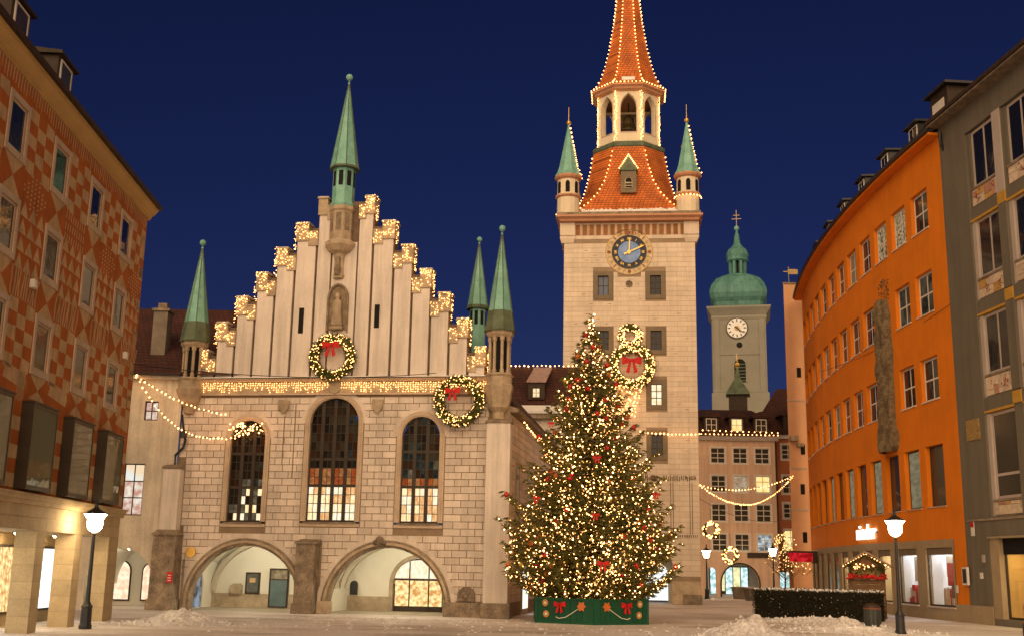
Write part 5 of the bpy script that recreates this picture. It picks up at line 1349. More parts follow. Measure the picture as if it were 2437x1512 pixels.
MB().hexa([(-.2,-.2,15.5),(8.3,-.2,15.5),(8.3,.2,15.5),(-.2,.2,15.5)],[(-.3,-.5,15.9),(8.4,-.5,15.9),(8.4,.2,15.95),(-.3,.2,15.95)]).build('cornice', plaster_w, PB)
MB().add([(-.4,-.5,15.96),(8.5,-.5,15.96),(7.4,2.2,18.3),(.5,2.2,18.3),(7.2,7,19.6),(.6,7,19.6)], [(0,1,2,3),(3,2,4,5)]).build('mansard_roof', tile_dark, PB)
for k, x in enumerate((1.6, 4.2, 6.7)):
    dm = MB().box(x-.75,x+.75,.2,3,16.3,18.0).build('dormer', brown, PB); MB().prism([(x-1.0,17.9),(x+1.0,17.9),(x+.8,18.3),(x,18.55),(x-.8,18.3)], 0, 3.2).build('dormer_roof', tile_dark, dm)
    window(PB, x-.55, x+.55, 16.45, 17.75, .12, 2, 2, wframe_w, MATS['pink_lit'] if k == 1 else glass_m, fw=.08, mw=.06)
MB().tube([(-.15,-.1,15.6),(-.15,-.1,0)], .1, 6).build('downpipe', black, PB); MB().tube([(8.05,-.1,15.6),(8.05,-.1,5)], .09, 6).build('downpipe', brown, PB)
MB().box(0,8.1,6,6.2,0,4).box(0,8.1,.3,6,3.3,3.5).build('passage_wall', hall_p, PB)
f = MB().box(2.1,6.2,5.9,5.99,.2,3.0).build('passage_shop', wframe_d, PB)
for k, x in enumerate((2.2,3.0,3.8,4.6,5.4)): piece('pane', [emit_noise('far_shop_a', (.75,.9,1), (.25,.45,.4), 1.3, 2.4), emit_noise('far_shop_b', (1,.8,.45), (.5,.55,.25), 1.2, 2.8)][k % 2], f, x, x+.7, 5.87, 5.895, .5 if k % 2 else .2, 2.9)
piece('pane', MATS['far_shop_a'], f, .9, 1.75, 5.87, 5.89, .2, 3.2)
MB().band(arch_poly(2.3,6.0,0,1.35,16)[1:] + [(2.3,0)], arch_poly(2.15,6.15,0,1.35,16)[1:] + [(2.15,0)], -.05, 0).build('arch_frame', brown, PB)
MB().box(4.9, 7.0, -.12, -.02, 3.85, 4.35).build('fascia_board', brown, PB)

RB = thing('red_house', 'terracotta house with pale window frames right of the pink house', 'building', (27.3, 117, 0), 0)
terr = mat('terracotta_plaster', (0.46, 0.16, 0.07), .9, .1, .5, fine=.05)
rwz = [(13.9,15.4),(10.4,12.2),(7.9,9.4),(4.6,6.7)]
MB().wall(rect(0,8,0,16), [rect(.85,2.2,z0,z1) for z0, z1 in rwz] + [rect(.2,1.3,.3,2.6), rect(1.9,2.9,.3,2.4)], 0, .3).build('wall', terr, RB)
for k, (z0, z1) in enumerate(rwz):
    MB().band([(.85,z0),(2.2,z0),(2.2,z1),(.85,z1),(.85,z0)], [(.68,z0-.17),(2.37,z0-.17),(2.37,z1+.17),(.68,z1+.17),(.68,z0-.17)], -.05, 0).build('window_surround', plaster_w, RB)
    window(RB, .85, 2.2, z0, z1, .1, 2, 3, wframe_w, MATS['pink_lit'] if k == 3 else glass_m, fw=.08, mw=.07)
f = MB().box(.15,1.35,.25,.3,.25,2.65).box(1.85,2.95,.25,.3,.25,2.45).build('shop_window', brown, RB); piece('pane', MATS['far_shop_a'], f, .25, 1.25, .22, .245, .35, 2.5); piece('pane', MATS['far_shop_b'], f, 1.95, 2.85, .22, .245, .35, 2.3)
MB().box(-.2,8,-.3,.1,16,16.4).build('cornice', plaster_w, RB)
MB().add([(-2.6,-.4,16.4),(8,-.4,16.4),(8,8,22.5),(2.4,8,22.5),(2.0,8,22.2)], [(0,1,2,3)]).build('roof', tile_dark, RB)
dm = MB().box(1.2,3.0,.3,4,17.0,18.6).build('dormer', brown, RB); piece('pane', glass_m, dm, 1.5, 2.7, .26, .29, 17.3, 18.4); MB().prism([(.8,18.5),(3.4,18.5),(3.0,19.0),(2.1,19.3),(1.2,19.0)], .1, 4.2).build('dormer_roof', tile_dark, dm)

# narrow stair wing with flat top behind the orange house
NT = thing('narrow_side_wing', 'narrow plain salmon wing with tiny windows behind the orange house', 'building', (26.2, 106, 0), 0)
nt = mat('pale_orange_plaster', (0.74, 0.40, 0.21), .9, .08, .5, fine=.04)
MB().hexa([(0,0,0),(5,0,0),(6.5,5,0),(1.45,5,0)],[(0,0,29.7),(5,0,29.7),(6.5,5,29.7),(1.45,5,29.7)]).build('wall', nt, NT); MB().hexa([(-.08,-.08,29.7),(5,-.08,29.7),(6.5,5,29.7),(1.4,5,29.7)],[(-.08,-.08,29.85),(5,-.08,29.85),(6.5,5,29.85),(1.4,5,29.85)]).build('coping', dark_stone, NT)
for zz in (18.3, 11.9, 8.1, 3.9): MB().box(-.05,1.6,-.06,0,zz,zz+.15).build('string_course', trim, NT)
for (zz, x0) in ((20.6,1.0),(13.3,1.1),(9.6,.95),(5.2,1.0)): piece('small_window', dark_void, NT, x0, x0+.4, -.03, -.005, zz, zz+.95)
MB().box(.05,.75,-.7,0,14.5,15.0).build('wall_box', sand, NT); MB().box(.7,1.3,-.5,0,14.0,14.3).build('wall_box', sand, NT)
WV = thing('weather_vane', 'small banner weather vane on top of the narrow salmon wing', 'weather vane', (26.9, 106.6, 29.85)); MB().tube([(0,0,0),(0,0,1.6)], .03, 5).box(-.06,.9,-.01,.01,1.0,1.5).box(-.5,-.06,-.01,.01,1.2,1.3).ball((0,0,1.65),.07,6,4).build('vane', mute, WV)

# church tower far behind
CT = thing('church_tower', 'distant pale church tower with green onion dome and clock', 'tower', (35.4, 172, 0), R(-12))
ccop = mat('church_copper', (0.12, 0.30, 0.27), .6, .3, .5, col2=(.06,.17,.15), streak=.3)
cpl = mat('church_plaster', (0.235, 0.225, 0.185), .9, .12, .3, fine=.05)
HWc = 4.0
def crings(prof, n=4, rot=PI/4):
    return [[(r*math.sqrt(2)*math.cos(rot+2*PI*i/n), r*math.sqrt(2)*math.sin(rot+2*PI*i/n), z) for i in range(n)] for r, z in prof]
MB().rings(crings([(HWc+.25,0),(HWc+.25,28.6),(HWc,28.9),(HWc,40.0)])).build('shaft', cpl, CT)
MB().rings(crings([(HWc+.05,40.0),(HWc+.15,40.3),(HWc+.1,40.6),(HWc+.45,41.2),(HWc+.8,41.7),(HWc+.8,41.95),(HWc+.2,42.1)])).build('cornice', cpl, CT)
for s in (-1, 1):
    for (x0, x1) in ((2.95,3.75),): MB().box(min(s*x0,s*x1), max(s*x0,s*x1), -HWc-.12, -HWc, 29.0, 40.0).build('pilaster', cpl, CT)
    MB().box(-HWc-.12, -HWc, s*3.35-.4, s*3.35+.4, 29.0, 40.0).build('pilaster', cpl, CT)
MB().box(-HWc,HWc,-HWc-.15,-HWc,28.8,29.2).box(-2.9,2.9,-HWc-.1,-HWc,34.5,34.8).build('string_course', cpl, CT)
def sq8(r, z, k): return [(r*x, r*y, z) for x, y in ((-k,-1),(k,-1),(1,-k),(1,k),(k,1),(-k,1),(-1,k),(-1,-k))]
MB().rings([sq8(3.6,42.1,.9), sq8(3.7,42.9,.9), sq8(4.1,43.5,.88), sq8(4.35,44.2,.85), sq8(4.3,44.8,.82), sq8(4.0,45.8,.75), sq8(3.3,46.9,.65), sq8(2.3,47.6,.5), sq8(1.4,47.9,.45)]).build('dome', ccop, CT)
for k in range(8):
    a = PI/8 + 2*PI*k/8; MB().box(-.22,.22,-.22,.22,47.8,50.0).build('lantern_post', ccop, CT, M=Matrix.Translation((1.2*math.cos(a),1.2*math.sin(a),0)) @ Matrix.Rotation(a,4,'Z'))
MB().lathe([(.9,47.8),(.9,50)],8).build('lantern_core', dark_void, CT)
MB().lathe([(1.5,50.0),(1.75,50.2),(1.6,50.5),(1.75,51.1),(1.55,51.9),(.9,52.5),(.55,53.0),(.4,54.2),(.15,55.2)],12).build('lantern_cap', ccop, CT)
MB().ball((0,0,55.6),.42,10,6).build('orb', copper, CT); MB().box(-.05,.05,-.05,.05,55.9,58.6).box(-.75,.75,-.04,.04,57.1,57.2).box(-.5,.5,-.04,.04,57.7,57.8).build('cross', mute, CT)
CC = thing('church_clock', 'white clock face with dark hands on the distant church tower', 'clock', Vector((35.1,172,38.6)) + Matrix.Rotation(R(-12),3,'Z') @ Vector((0,-HWc,0)), R(-12))
MB().prism([(1.65*math.cos(2*PI*i/32), 1.65*math.sin(2*PI*i/32)) for i in range(32)], -.12, 0).build('rim', black, CC); MB().prism([(1.5*math.cos(2*PI*i/32), 1.5*math.sin(2*PI*i/32)) for i in range(32)], -.15, -.11).build('face', mat('clock_white', (.75,.75,.72), .6, .1, 2), CC)
for i in range(12): MB().box(-.08,.08,-.17,-.15,1.0,1.4).build('hour_mark', black, CC, M=Matrix.Rotation(2*PI*i/12,4,'Y'))
MB().prism([(.4*math.cos(2*PI*i/20), .4*math.sin(2*PI*i/20)) for i in range(20)], -.18, -.15).build('boss', mute, CC); MB().prism([(-.1,-.4),(.1,-.4),(.04,1.2),(-.04,1.2)], -.22, -.18).build('minute_hand', black, CC, M=Matrix.Rotation(R(128),4,'Y')); MB().prism([(-.1,-.2),(.1,-.2),(.04,.8),(-.04,.8)], -.22, -.18).build('hour_hand', black, CC, M=Matrix.Rotation(R(140),4,'Y'))
disc_o = MB().prism([(.45*math.cos(2*PI*i/20), 36.0+.45*math.sin(2*PI*i/20)) for i in range(20)], -HWc-.03, -HWc).build('oculus', dark_void, CT)
MB().prism(arch_poly(-.85,.85,30.3,33.0,10), -HWc-.03, -HWc-.005).build('sound_window', dark_void, CT)
MB().band([(-.85,30.3),(-.85,33.0)]+arc(0,33.0,.85,PI,0,10)[1:]+[(.85,30.3)], [(-1.1,30.3),(-1.1,33.0)]+arc(0,33.0,1.1,PI,0,10)[1:]+[(1.1,30.3)], -HWc-.12, -HWc).build('window_frame', cpl, CT)
for k in range(6): piece('louvre', copper_d, CT, -.8, .8, -HWc-.06, -HWc-.035, 30.5+k*.5, 30.62+k*.5)
RT = thing('roof_turret', 'small dark roof turret with green cap and gold ball before the church', 'turret', (25.2, 124, 0), R(-12))
MB().rings(crings([(1.0,18),(1.0,21.6)])).build('shaft', brown, RT); MB().rings(crings([(1.3,21.5),(1.2,21.8),(.75,22.6),(.3,23.4),(.12,24.6)])).build('cap', copper_d, RT); MB().ball((0,0,25.0),.3,8,6).tube([(0,0,24.5),(0,0,26.2)],.05,5).build('finial', gold, RT)
BH = thing('back_roof_house', 'dark roofed house block behind the pink house', 'building', (19, 123, 0), 0)
MB().box(0,7.5,0,6,0,17.5).build('wall', cpl, BH); MB().box(0,9,-.1,6.2,17.5,18.6).build('roof', tile_dark, BH)

# ------------------------------------------------------------------ christmas tree in its green box
random.seed(61)
TC = Vector((4.0, 56.1, 0))
TR = thing('christmas_tree', 'tall fir Christmas tree full of warm lights in front of the tower', 'tree', TC)
RP = ((1.0,2.9),(1.9,4.2),(3.1,4.6),(5.0,3.9),(6.5,3.3),(8.2,2.7),(10.1,1.95),(11.6,1.28),(13.3,.62),(14.9,.08))
def tr_r(z):
    for (z0, q0), (z1, q1) in zip(RP, RP[1:]):
        if z <= z1: return lerp(q0, q1, max(0,(z-z0)/(z1-z0)))
    return .05
MB().tube([(0,0,.1),(0,0,5),(0.03,0,10),(0.05,0,15.0)], [.22,.17,.09,.02], 8).build('trunk', mat('fir_bark', (.06,.04,.025), .9, .3, 4), TR)
br = MB(); fo = MB(); LPTS = []; ORN = []; TIPS = []
NB = 560; ga = 2.39996
def sprig(p, d, l, w):
    s_ = d.cross(Vector((random.uniform(-1,1), random.uniform(-1,1), random.uniform(-1,1)))).normalized()*w
    q = p + d*l; m2 = p + d*l*.5
    fo.add([p, m2+s_, q, m2-s_], [(0,1,2,3)])
for i in range(NB):
    t = (i+.5)/NB
    z = 1.25 + 13.5*(1-math.sqrt(1-t)) if False else 1.15 + 13.6*(1-(1-t)**.62)
    z += random.uniform(-.15,.15); a = i*ga + random.uniform(-.2,.2)
    L = tr_r(z)*random.uniform(.72,1.04)
    L *= 1 + .09*math.sin(2.3*a+1.7*z) * min(1, (15-z)/6)
    if random.random() < .05: L *= 1.12
    dirh = Vector((math.cos(a), math.sin(a), 0)); side = Vector((-math.sin(a), math.cos(a), 0))
    rise = .25 if z > 9 else .05
    pts = [Vector((0,0,z)) + dirh*L*s + Vector((0,0,L*(rise*s - .30*s*(1-s)*2 + .10*s*s))) for s in (0,.25,.5,.75,1)]
    br.tube(pts, [.035,.03,.022,.014,.006], 4)
    def bp(s):
        k = min(3, int(s*4)); return pts[k].lerp(pts[k+1], s*4-k)
    nt = max(4, int(L*5))
    TIPS.append(pts[-1])
    for j in range(nt):
        s = .22 + .78*(j+random.random())/nt; p = bp(s)
        for sg_ in (-1, 1):
            tl = (1.1-s*.75)*min(1, .35+L*.16)*random.uniform(.6,1.0)
            td = (dirh*.75 + side*sg_*random.uniform(.5,1.0) + Vector((0,0,random.uniform(-.32,.12)))).normalized()
            nn = max(4, int(tl*13))
            for k in range(nn):
                pp = p + td*tl*k/nn
                for q in (-1, 1):
                    dd = (td*.8 + side*q*.5 + dirh*random.uniform(-.2,.6) + Vector((0,0,random.uniform(-.5,.5)))).normalized()
                    sprig(pp, dd, random.uniform(.13,.21), .030)
            sprig(p + td*tl, td, .16, .022)
            if random.random() < .17 + .34*max(0, .5+math.sin(1.9*p.x+.7)*math.sin(1.6*p.z+p.y)): LPTS.append(p + td*tl*random.uniform(.4,1.05) + Vector((0,0,random.uniform(-.02,.06))))
    for k in range(5): sprig(pts[-1] + dirh*(.02*k-.1), (dirh + side*random.uniform(-.6,.6) + Vector((0,0,random.uniform(-.4,.4)))).normalized(), .2, .025)
for k in range(60):
    a = random.uniform(0, 2*PI); z = random.uniform(13.8,15.1); sprig(Vector((0.04,0,z)), Vector((math.cos(a), math.sin(a), random.uniform(.1,1.2))).normalized(), .25, .025)
br.build('branches', MATS['fir_bark'], TR, kind='stuff')
fo.build('foliage', mat('fir_needles', (0.20, 0.185, 0.05), .75, .5, 3, col2=(.08,.085,.022), spec=.25), TR, kind='stuff')
TL = thing('tree_lights', 'hundreds of warm fairy lights wound through the Christmas tree', 'string lights', TC)
random.shuffle(LPTS)
front = [p for p in LPTS]
nf = len(front)//2
bulbs(front[:nf], .034, .4).build('bright_bulbs', bulb_t, TL, kind='stuff'); bulbs(front[nf:], .027, .5).build('dim_bulbs', bulb_t2, TL, kind='stuff')
top = [Vector((.05+random.uniform(-.14,.14), random.uniform(-.14,.14), random.uniform(13.9,15.15))) for _ in range(15)]
bulbs(top, .045).build('treetop_bulbs', bulb_t, TL, kind='stuff')
wv = MB(); lp = [Vector((tr_r(z)*.9*math.cos(z*5.2), tr_r(z)*.9*math.sin(z*5.2), z)) for z in [1.4 + 13.3*k/260 for k in range(261)]]
wv.tube(lp, .012, 3); wv.build('wire', black, TL)
# baubles, bows, oranges
bb = {'red': mat('red_bauble', (.55,.012,.012), .25, .1, 3, spec=.6), 'orange': mat('orange_bauble', (.6,.16,.03), .35, .1, 3, spec=.5), 'gold': mat('gold_bauble', (.6,.4,.1), .3, .1, 3, metal=.5)}
tips = sorted([p for p in TIPS if p.y < -.1*abs(p.x) and p.z > 1.6], key=lambda p: random.random())[:64]
sph = {}
for k, p in enumerate(tips):
    kind = 'red' if k < 44 else ('orange' if k < 56 else 'gold'); r_ = .125 if kind != 'gold' else .10
    o_ = MB().ball((0,0,0), r_, 12, 8).lathe([(.03,r_-.01),(.03,r_+.03)],6) if kind not in sph else None
    pos = TC + p*1.0 + Vector((0,0,-.16)); pos = TC + Vector((p.x*.97, p.y*.97, p.z-.14))
    if o_ is not None:
        ob = o_.build('bauble', bb[kind], None, smooth=True); sph[kind] = ob
    else:
        ob = sph[kind].copy(); COL.objects.link(ob)
    ob.location = pos
    tag(ob, {'red':'shiny red bauble hanging at a branch tip of the Christmas tree','orange':'orange bauble hanging at a branch tip of the Christmas tree','gold':'small gold bauble hanging at a branch tip of the Christmas tree'}[kind], 'bauble', kind + ' baubles on the Christmas tree')
for k, (px, pz, s_) in enumerate(((.1,7.6,.20),(-.05,4.9,.18),(.25,2.75,.27),(-2.0,9.4,.15),(-.7,11.6,.15),(1.7,9.8,.15),(3.0,6.0,.18),(-2.7,5.7,.17))):
    yy = -math.sqrt(max(.05, (tr_r(pz)*1.02)**2 - px*px)) if tr_r(pz) > abs(px) else -.3
    t = thing('ribbon_bow', ['red bow in the middle of the tree at mid height','red bow low in the middle of the tree','big red ribbon loop low on the tree above the box','small red bow at the upper left edge of the tree','small red bow near the tree top','small red bow at the upper right of the tree','red bow at the right edge of the tree','red bow at the left edge of the tree'][k], 'bow', TC + Vector((px, yy-.05, pz)), 0, 'red bows on the Christmas tree')
    bow(t, (0,0,0), s_)
# box: hexagonal green planter of upright boards
BX = thing('tree_box', 'dark green hexagonal wooden box around the foot of the Christmas tree', 'planter', TC)
green = mat('green_board_paint', (0.008, 0.075, 0.035), .45, .15, 2, .1, 20, rnd=.12)
HX = [(3.0*math.cos(-PI/2 + k*PI/3), 3.0*math.sin(-PI/2 + k*PI/3)) for k in range(6)]
for k in range(6):
    p, q = Vector((*HX[k],0)), Vector((*HX[(k+1)%6],0)); d = q-p; L = d.length; M_ = Matrix.Translation(p) @ Matrix.Rotation(math.atan2(d.y,d.x),4,'Z')
    for j in range(10): piece('board', green, BX, L*j/10+.006, L*(j+1)/10-.006, -.03 - .006*(j % 2), .03, .05, 1.08, M=M_)
    MB().box(0,L,-.06,.06,1.08,1.15).box(0,L,-.05,.05,0,.09).box(-.06,.06,-.06,.06,0,1.12).build('rail', green, BX, M=M_)
gc = mat('gingerbread', (.50,.26,.08), .8, .2, 6)
for k in (5, 0):
    p, q = Vector((*HX[k],0)), Vector((*HX[(k+1)%6],0)); d = q-p; L = d.length
    M_ = Matrix.Translation(TC + p) @ Matrix.Rotation(math.atan2(d.y,d.x),4,'Z'); sd = 'left' if k == 5 else 'right'
    fx = (lambda x: x) if k == 0 else (lambda x: L-x)
    t = thing('box_bow', 'red ribbon bow on the %s front side of the green tree box' % sd, 'bow', M_ @ Vector((fx(1.75),-.06,.88)), math.atan2(d.y,d.x)); bow(t, (0,0,0), .30)
    t = thing('star_ornament', 'orange star-shaped ornament on the %s front side of the tree box' % sd, 'ornament', M_ @ Vector((fx(.62),-.05,.80)), math.atan2(d.y,d.x))
    MB().prism([((.24 if i % 2 == 0 else .15)*math.cos(2*PI*i/12), (.24 if i % 2 == 0 else .15)*math.sin(2*PI*i/12)) for i in range(12)], -.06, -.005).build('star', bb['orange'], t)
    for n_, (x, z) in enumerate(((2.45,.42),(2.5,.92))):
        t = thing('biscuit_ornament', 'round %s biscuit ornament on the %s front side of the tree box' % (['lower','upper'][n_], sd), 'ornament', M_ @ Vector((fx(x),-.05,z)), math.atan2(d.y,d.x))
        MB().prism([(.15*math.cos(2*PI*i/14), .16*math.sin(2*PI*i/14)) for i in range(14)], -.05, -.005).build('biscuit', gc, t); MB().prism([(.06*math.cos(2*PI*i/10), .06*math.sin(2*PI*i/10)) for i in range(10)], -.06, -.05).build('icing', wframe_w, t)
    t = thing('bead_string', 'thin pale bead string swagged across the %s front side of the tree box' % sd, 'garland', M_ @ Vector((0,-.06,0)), math.atan2(d.y,d.x)); MB().tube([(fx(.75),0,.72),(fx(1.1),-.01,.5),(fx(1.45),-.01,.3),(fx(1.8),0,.24),(fx(1.95),0,.3)], .02, 5).build('beads', wframe_w, t)

# ------------------------------------------------------------------ street lamps
def make_lamp(h):
    t = thing('street_lamp', 'x', 'street lamp')
    MB().lathe([(.23,0),(.24,.12),(.20,.2),(.19,.75),(.22,.8),(.14,.9),(.09,1.0),(.075,2.0),(.06,h-.35),(.10,h-.3),(.06,h-.22)], 12).build('post', black, t)
    MB().lathe([(.05,h-.24),(.17,h-.2),(.26,h-.08),(.29,h+.1),(.27,h+.22),(.33,h+.30),(.42,h+.42)], 14).build('globe', lampglow, t)
    MB().lathe([(.44,h+.421),(.40,h+.46),(.20,h+.58),(.08,h+.66),(.05,h+.8),(.07,h+.86),(.01,h+1.05)], 12).build('cap', black, t)
    return t
for (x, y, h, lab) in ((-15.5,43.1,3.75,'black street lamp with glowing globe in front of the lit stone arcade'),(16.8,49.8,4.35,'black street lamp with glowing globe in front of the orange house'),
        (18.35,106.5,3.9,'distant glowing street lamp at the right foot of the tower'),(24.9,108.2,4.2,'distant glowing street lamp in front of the pink house')):
    t = make_lamp(h); t['label'] = lab; t.location = (x, y, 0); t['group'] = 'street lamps of the square'

# ------------------------------------------------------------------ hedge, bins, stall
random.seed(71)
P0, P1 = Vector((14.0,66.0,0)), Vector((18.95,61.3,0)); d = P1-P0; HL = d.length
HG = thing('clipped_hedge', 'long dark clipped hedge with a dusting of snow on top', 'hedge', P0, math.atan2(d.y,d.x))
hb = MB()
for _ in range(9000):
    f = random.random()
    x = random.uniform(-.05, HL+.05)
    if f < .5: p = Vector((x, random.uniform(-.12,.1), random.uniform(.08,1.5)))
    elif f < .8: p = Vector((x, random.uniform(0,2.2), 1.5+random.uniform(-.08,.10)))
    elif f < .9: p = Vector((random.uniform(-.12,.1), random.uniform(0,2.2), random.uniform(.1,1.5)))
    else: p = Vector((HL+random.uniform(-.1,.12), random.uniform(0,2.2), random.uniform(.1,1.5)))
    dd = Vector((random.uniform(-1,1), random.uniform(-1,.4), random.uniform(-.6,1))).normalized()*random.uniform(.06,.14); s_ = dd.cross(Vector((random.random(),random.random(),random.random()))).normalized()*.03
    hb.quad(p-s_, p+dd*.5+s_, p+dd, p+dd*.5-s_)
hb.build('leaves', mat('hedge_leaf', (.045,.04,.014), .8, .5, 4, col2=(.015,.015,.006)), HG, kind='stuff')
MB().box(.05,HL-.05,.06,2.15,.0,1.44).build('hedge_core', mat('hedge_twigs', (.018,.014,.008), .95, .4, 6), HG)
sb = MB()
for _ in range(700):
    x, y = random.uniform(0,HL), random.uniform(-.05,2.2); r_ = random.uniform(.03,.09); sb.octa((x,y,1.54+random.uniform(-.02,.05)), r_)
for _ in range(50): sb.octa((random.uniform(0,HL), -.12, random.uniform(.2,1.45)), random.uniform(.012,.03))
sb.build('snow_dusting', snow, HG, kind='stuff')
def bin_(loc, lab, h=1.08, m=None, cap=None):
    t = thing('litter_bin', lab, 'litter bin', loc)
    MB().lathe([(.34,.03),(.36,.06),(.40,h*.72),(.41,h*.74)], 14).build('body', m, t)
    MB().lathe([(.42,h*.74),(.43,h*.80),(.36,h*.80)], 14).build('rim', mat('bin_rim', (.22,.07,.04), .5, .2, 3), t)
    if cap: MB().lathe([(.40,h*.80),(.38,h*.9),(.22,h*.98),(.03,h)], 14).build('hood', brown, t)
    for k in range(14):
        a = 2*PI*k/14; piece('slat', m, t, -.05, .05, -.405, -.37, .06, h*.72, M=Matrix.Rotation(a+PI/2+PI/14,4,'Z'))
    return t
binm = mat('bin_grey_green', (.045,.05,.045), .55, .2, 3, spec=.4)
bin_((17.7,56.4,0), 'round grey litter bin with domed lid in front of the hedge', 1.12, binm, True)
bin_((20.6,45.6,0), 'open dark litter bin at the right edge of the picture', .95, black, False)
# decorated stall
ST = thing('market_stall', 'little decorated market hut with snowy gable roof behind the hedge', 'stall', (20.4,65.6,0), R(-20))
wood = mat('stall_wood', (.16,.09,.045), .8, .3, 3, .2, 15)
for (x, y) in ((-.85,-.7),(.85,-.7),(-.85,1.6),(.85,1.6)): MB().box(x-.07,x+.07,y-.07,y+.07,0,3.0).build('post', wood, ST)
for k in range(7): piece('counter_board', wood, ST, -1.0, 1.0, -.85, -.80, .25+k*.28, .51+k*.28)
MB().box(-1.05,1.05,-1.0,1.6,2.2,2.28).build('counter', wood, ST)
for s in (-1, 1):
    MB().hexa([(0,-1.15,3.62),(s*1.35,-1.15,2.85),(s*1.35,3.2,2.85),(0,3.2,3.62)],[(0,-1.15,3.68),(s*1.38,-1.15,2.91),(s*1.38,3.2,2.91),(0,3.2,3.68)]).build('roof_slope', mat('stall_roof', (.24,.12,.08), .85, .3, 3), ST)
    MB().hexa([(0,-1.1,3.69),(s*1.3,-1.1,2.95),(s*1.3,3.1,2.95),(0,3.1,3.69)],[(0,-1.1,3.74),(s*1.28,-1.1,3.0),(s*1.28,3.1,3.0),(0,3.1,3.74)]).build('roof_snow', mat('thin_snow', (.5,.36,.30), .8, .3, 4), ST)
MB().prism([(-1.05,2.85),(1.05,2.85),(0,3.55)], -.95, -.9).build('gable_board', wood, ST)
MB().box(-.8,.8,-.6,1.5,2.28,2.85).build('hut_back', mat('hut_cream', (.5,.36,.15), .8, .2, 4), ST)
gl = MB()
for _ in range(500):
    t_ = random.uniform(-1,1); p = Vector((t_*1.2, -1.18+random.uniform(-.08,.08), 3.58-abs(t_)*.72+random.uniform(-.1,.06))) if random.random() < .5 else Vector((random.uniform(-1,1), -1.0+random.uniform(-.1,.1), 2.75+random.uniform(-.4,.15)))
    dd = Vector((random.uniform(-1,1),random.uniform(-1,.3),random.uniform(-1,1))).normalized()*.16; s_ = dd.cross(Vector((1,.3,.2))).normalized()*.035; gl.quad(p-s_, p+s_, p+dd+s_*.3, p+dd-s_*.3)
gl.build('fir_trim', fir, ST)
rf_ = MB()
for _ in range(60): rf_.ball((random.uniform(-1.05,1.05), -1.02+random.uniform(-.08,.08), 2.3+random.uniform(-.06,.16)), random.uniform(.05,.10), 6, 4)
rf_.build('red_flowers', red_cloth, ST)
bulbs([(random.uniform(-1.1,1.1), -1.2, 2.75+random.uniform(0,.3)) for _ in range(16)] + [(t_*1.2, -1.22, 3.6-abs(t_)*.7) for t_ in [-1+2*k/17 for k in range(18)]], .035).build('bulbs', bulb_w, ST, kind='stuff')
# planters and twiggy lit sapling in the distance
for k, (x, y) in enumerate(((22.0,108.5),(21.9,102.5))):
    t = thing('stone_trough', ['stone planter trough by the far archway','nearer stone planter trough by the end of the hedge'][k], 'planter', (x,y,0), R(10)); MB().hexa([(-.7,-.5,0),(.7,-.5,0),(.7,.5,0),(-.7,.5,0)],[(-.85,-.6,.95),(.85,-.6,.95),(.85,.6,.95),(-.85,.6,.95)]).box(-.92,.92,-.66,.66,.95,1.08).build('trough', mat('grey_trough', (.2,.16,.12), .9, .25, 2, .3, 12), t); MB().box(-.8,.8,-.55,.55,1.08,1.12).build('snow', snow, t)
def sapling(loc, h, lab, nb, nt_=70):
    t = thing('bare_tree', lab, 'tree', loc); MB().tube([(0,0,0),(.05,0,h*.45),(0,.05,h)], [.09,.06,.015], 6).build('trunk', MATS['fir_bark'], t)
    b_ = MB(); pts = []
    for k in range(nt_):
        z = random.uniform(h*.3, h); a = random.uniform(0,2*PI); l = (h-z)*.4+.5; p = Vector((0,0,z)); q = p + Vector((math.cos(a)*l, math.sin(a)*l, l*.8)); b_.tube([p, p.lerp(q,.5)+Vector((0,0,-.05)), q], [.025,.016,.006], 4)
        for j in range(4):
            s = random.uniform(.3,1); v_ = p.lerp(q,s); e = v_ + Vector((random.uniform(-.4,.4),random.uniform(-.4,.4),random.uniform(0,.4))); b_.tube([v_, e], .008, 3)
            if random.random() < nb: pts.append(e)
    b_.build('crown', mat('twig_brown', (.14,.085,.04), .9, .3, 5), t)
    bulbs(pts, .05).build('bulbs', emit('dim_bulb', (1,.55,.18), 3.5), t, kind='stuff')
sapling((24.2,101,0), 5.2, 'bare young tree with golden lights between hedge and pink house', .5)
sapling((27.0,107.0,0), 4.6, 'smaller bare lit tree before the terracotta house', .5)

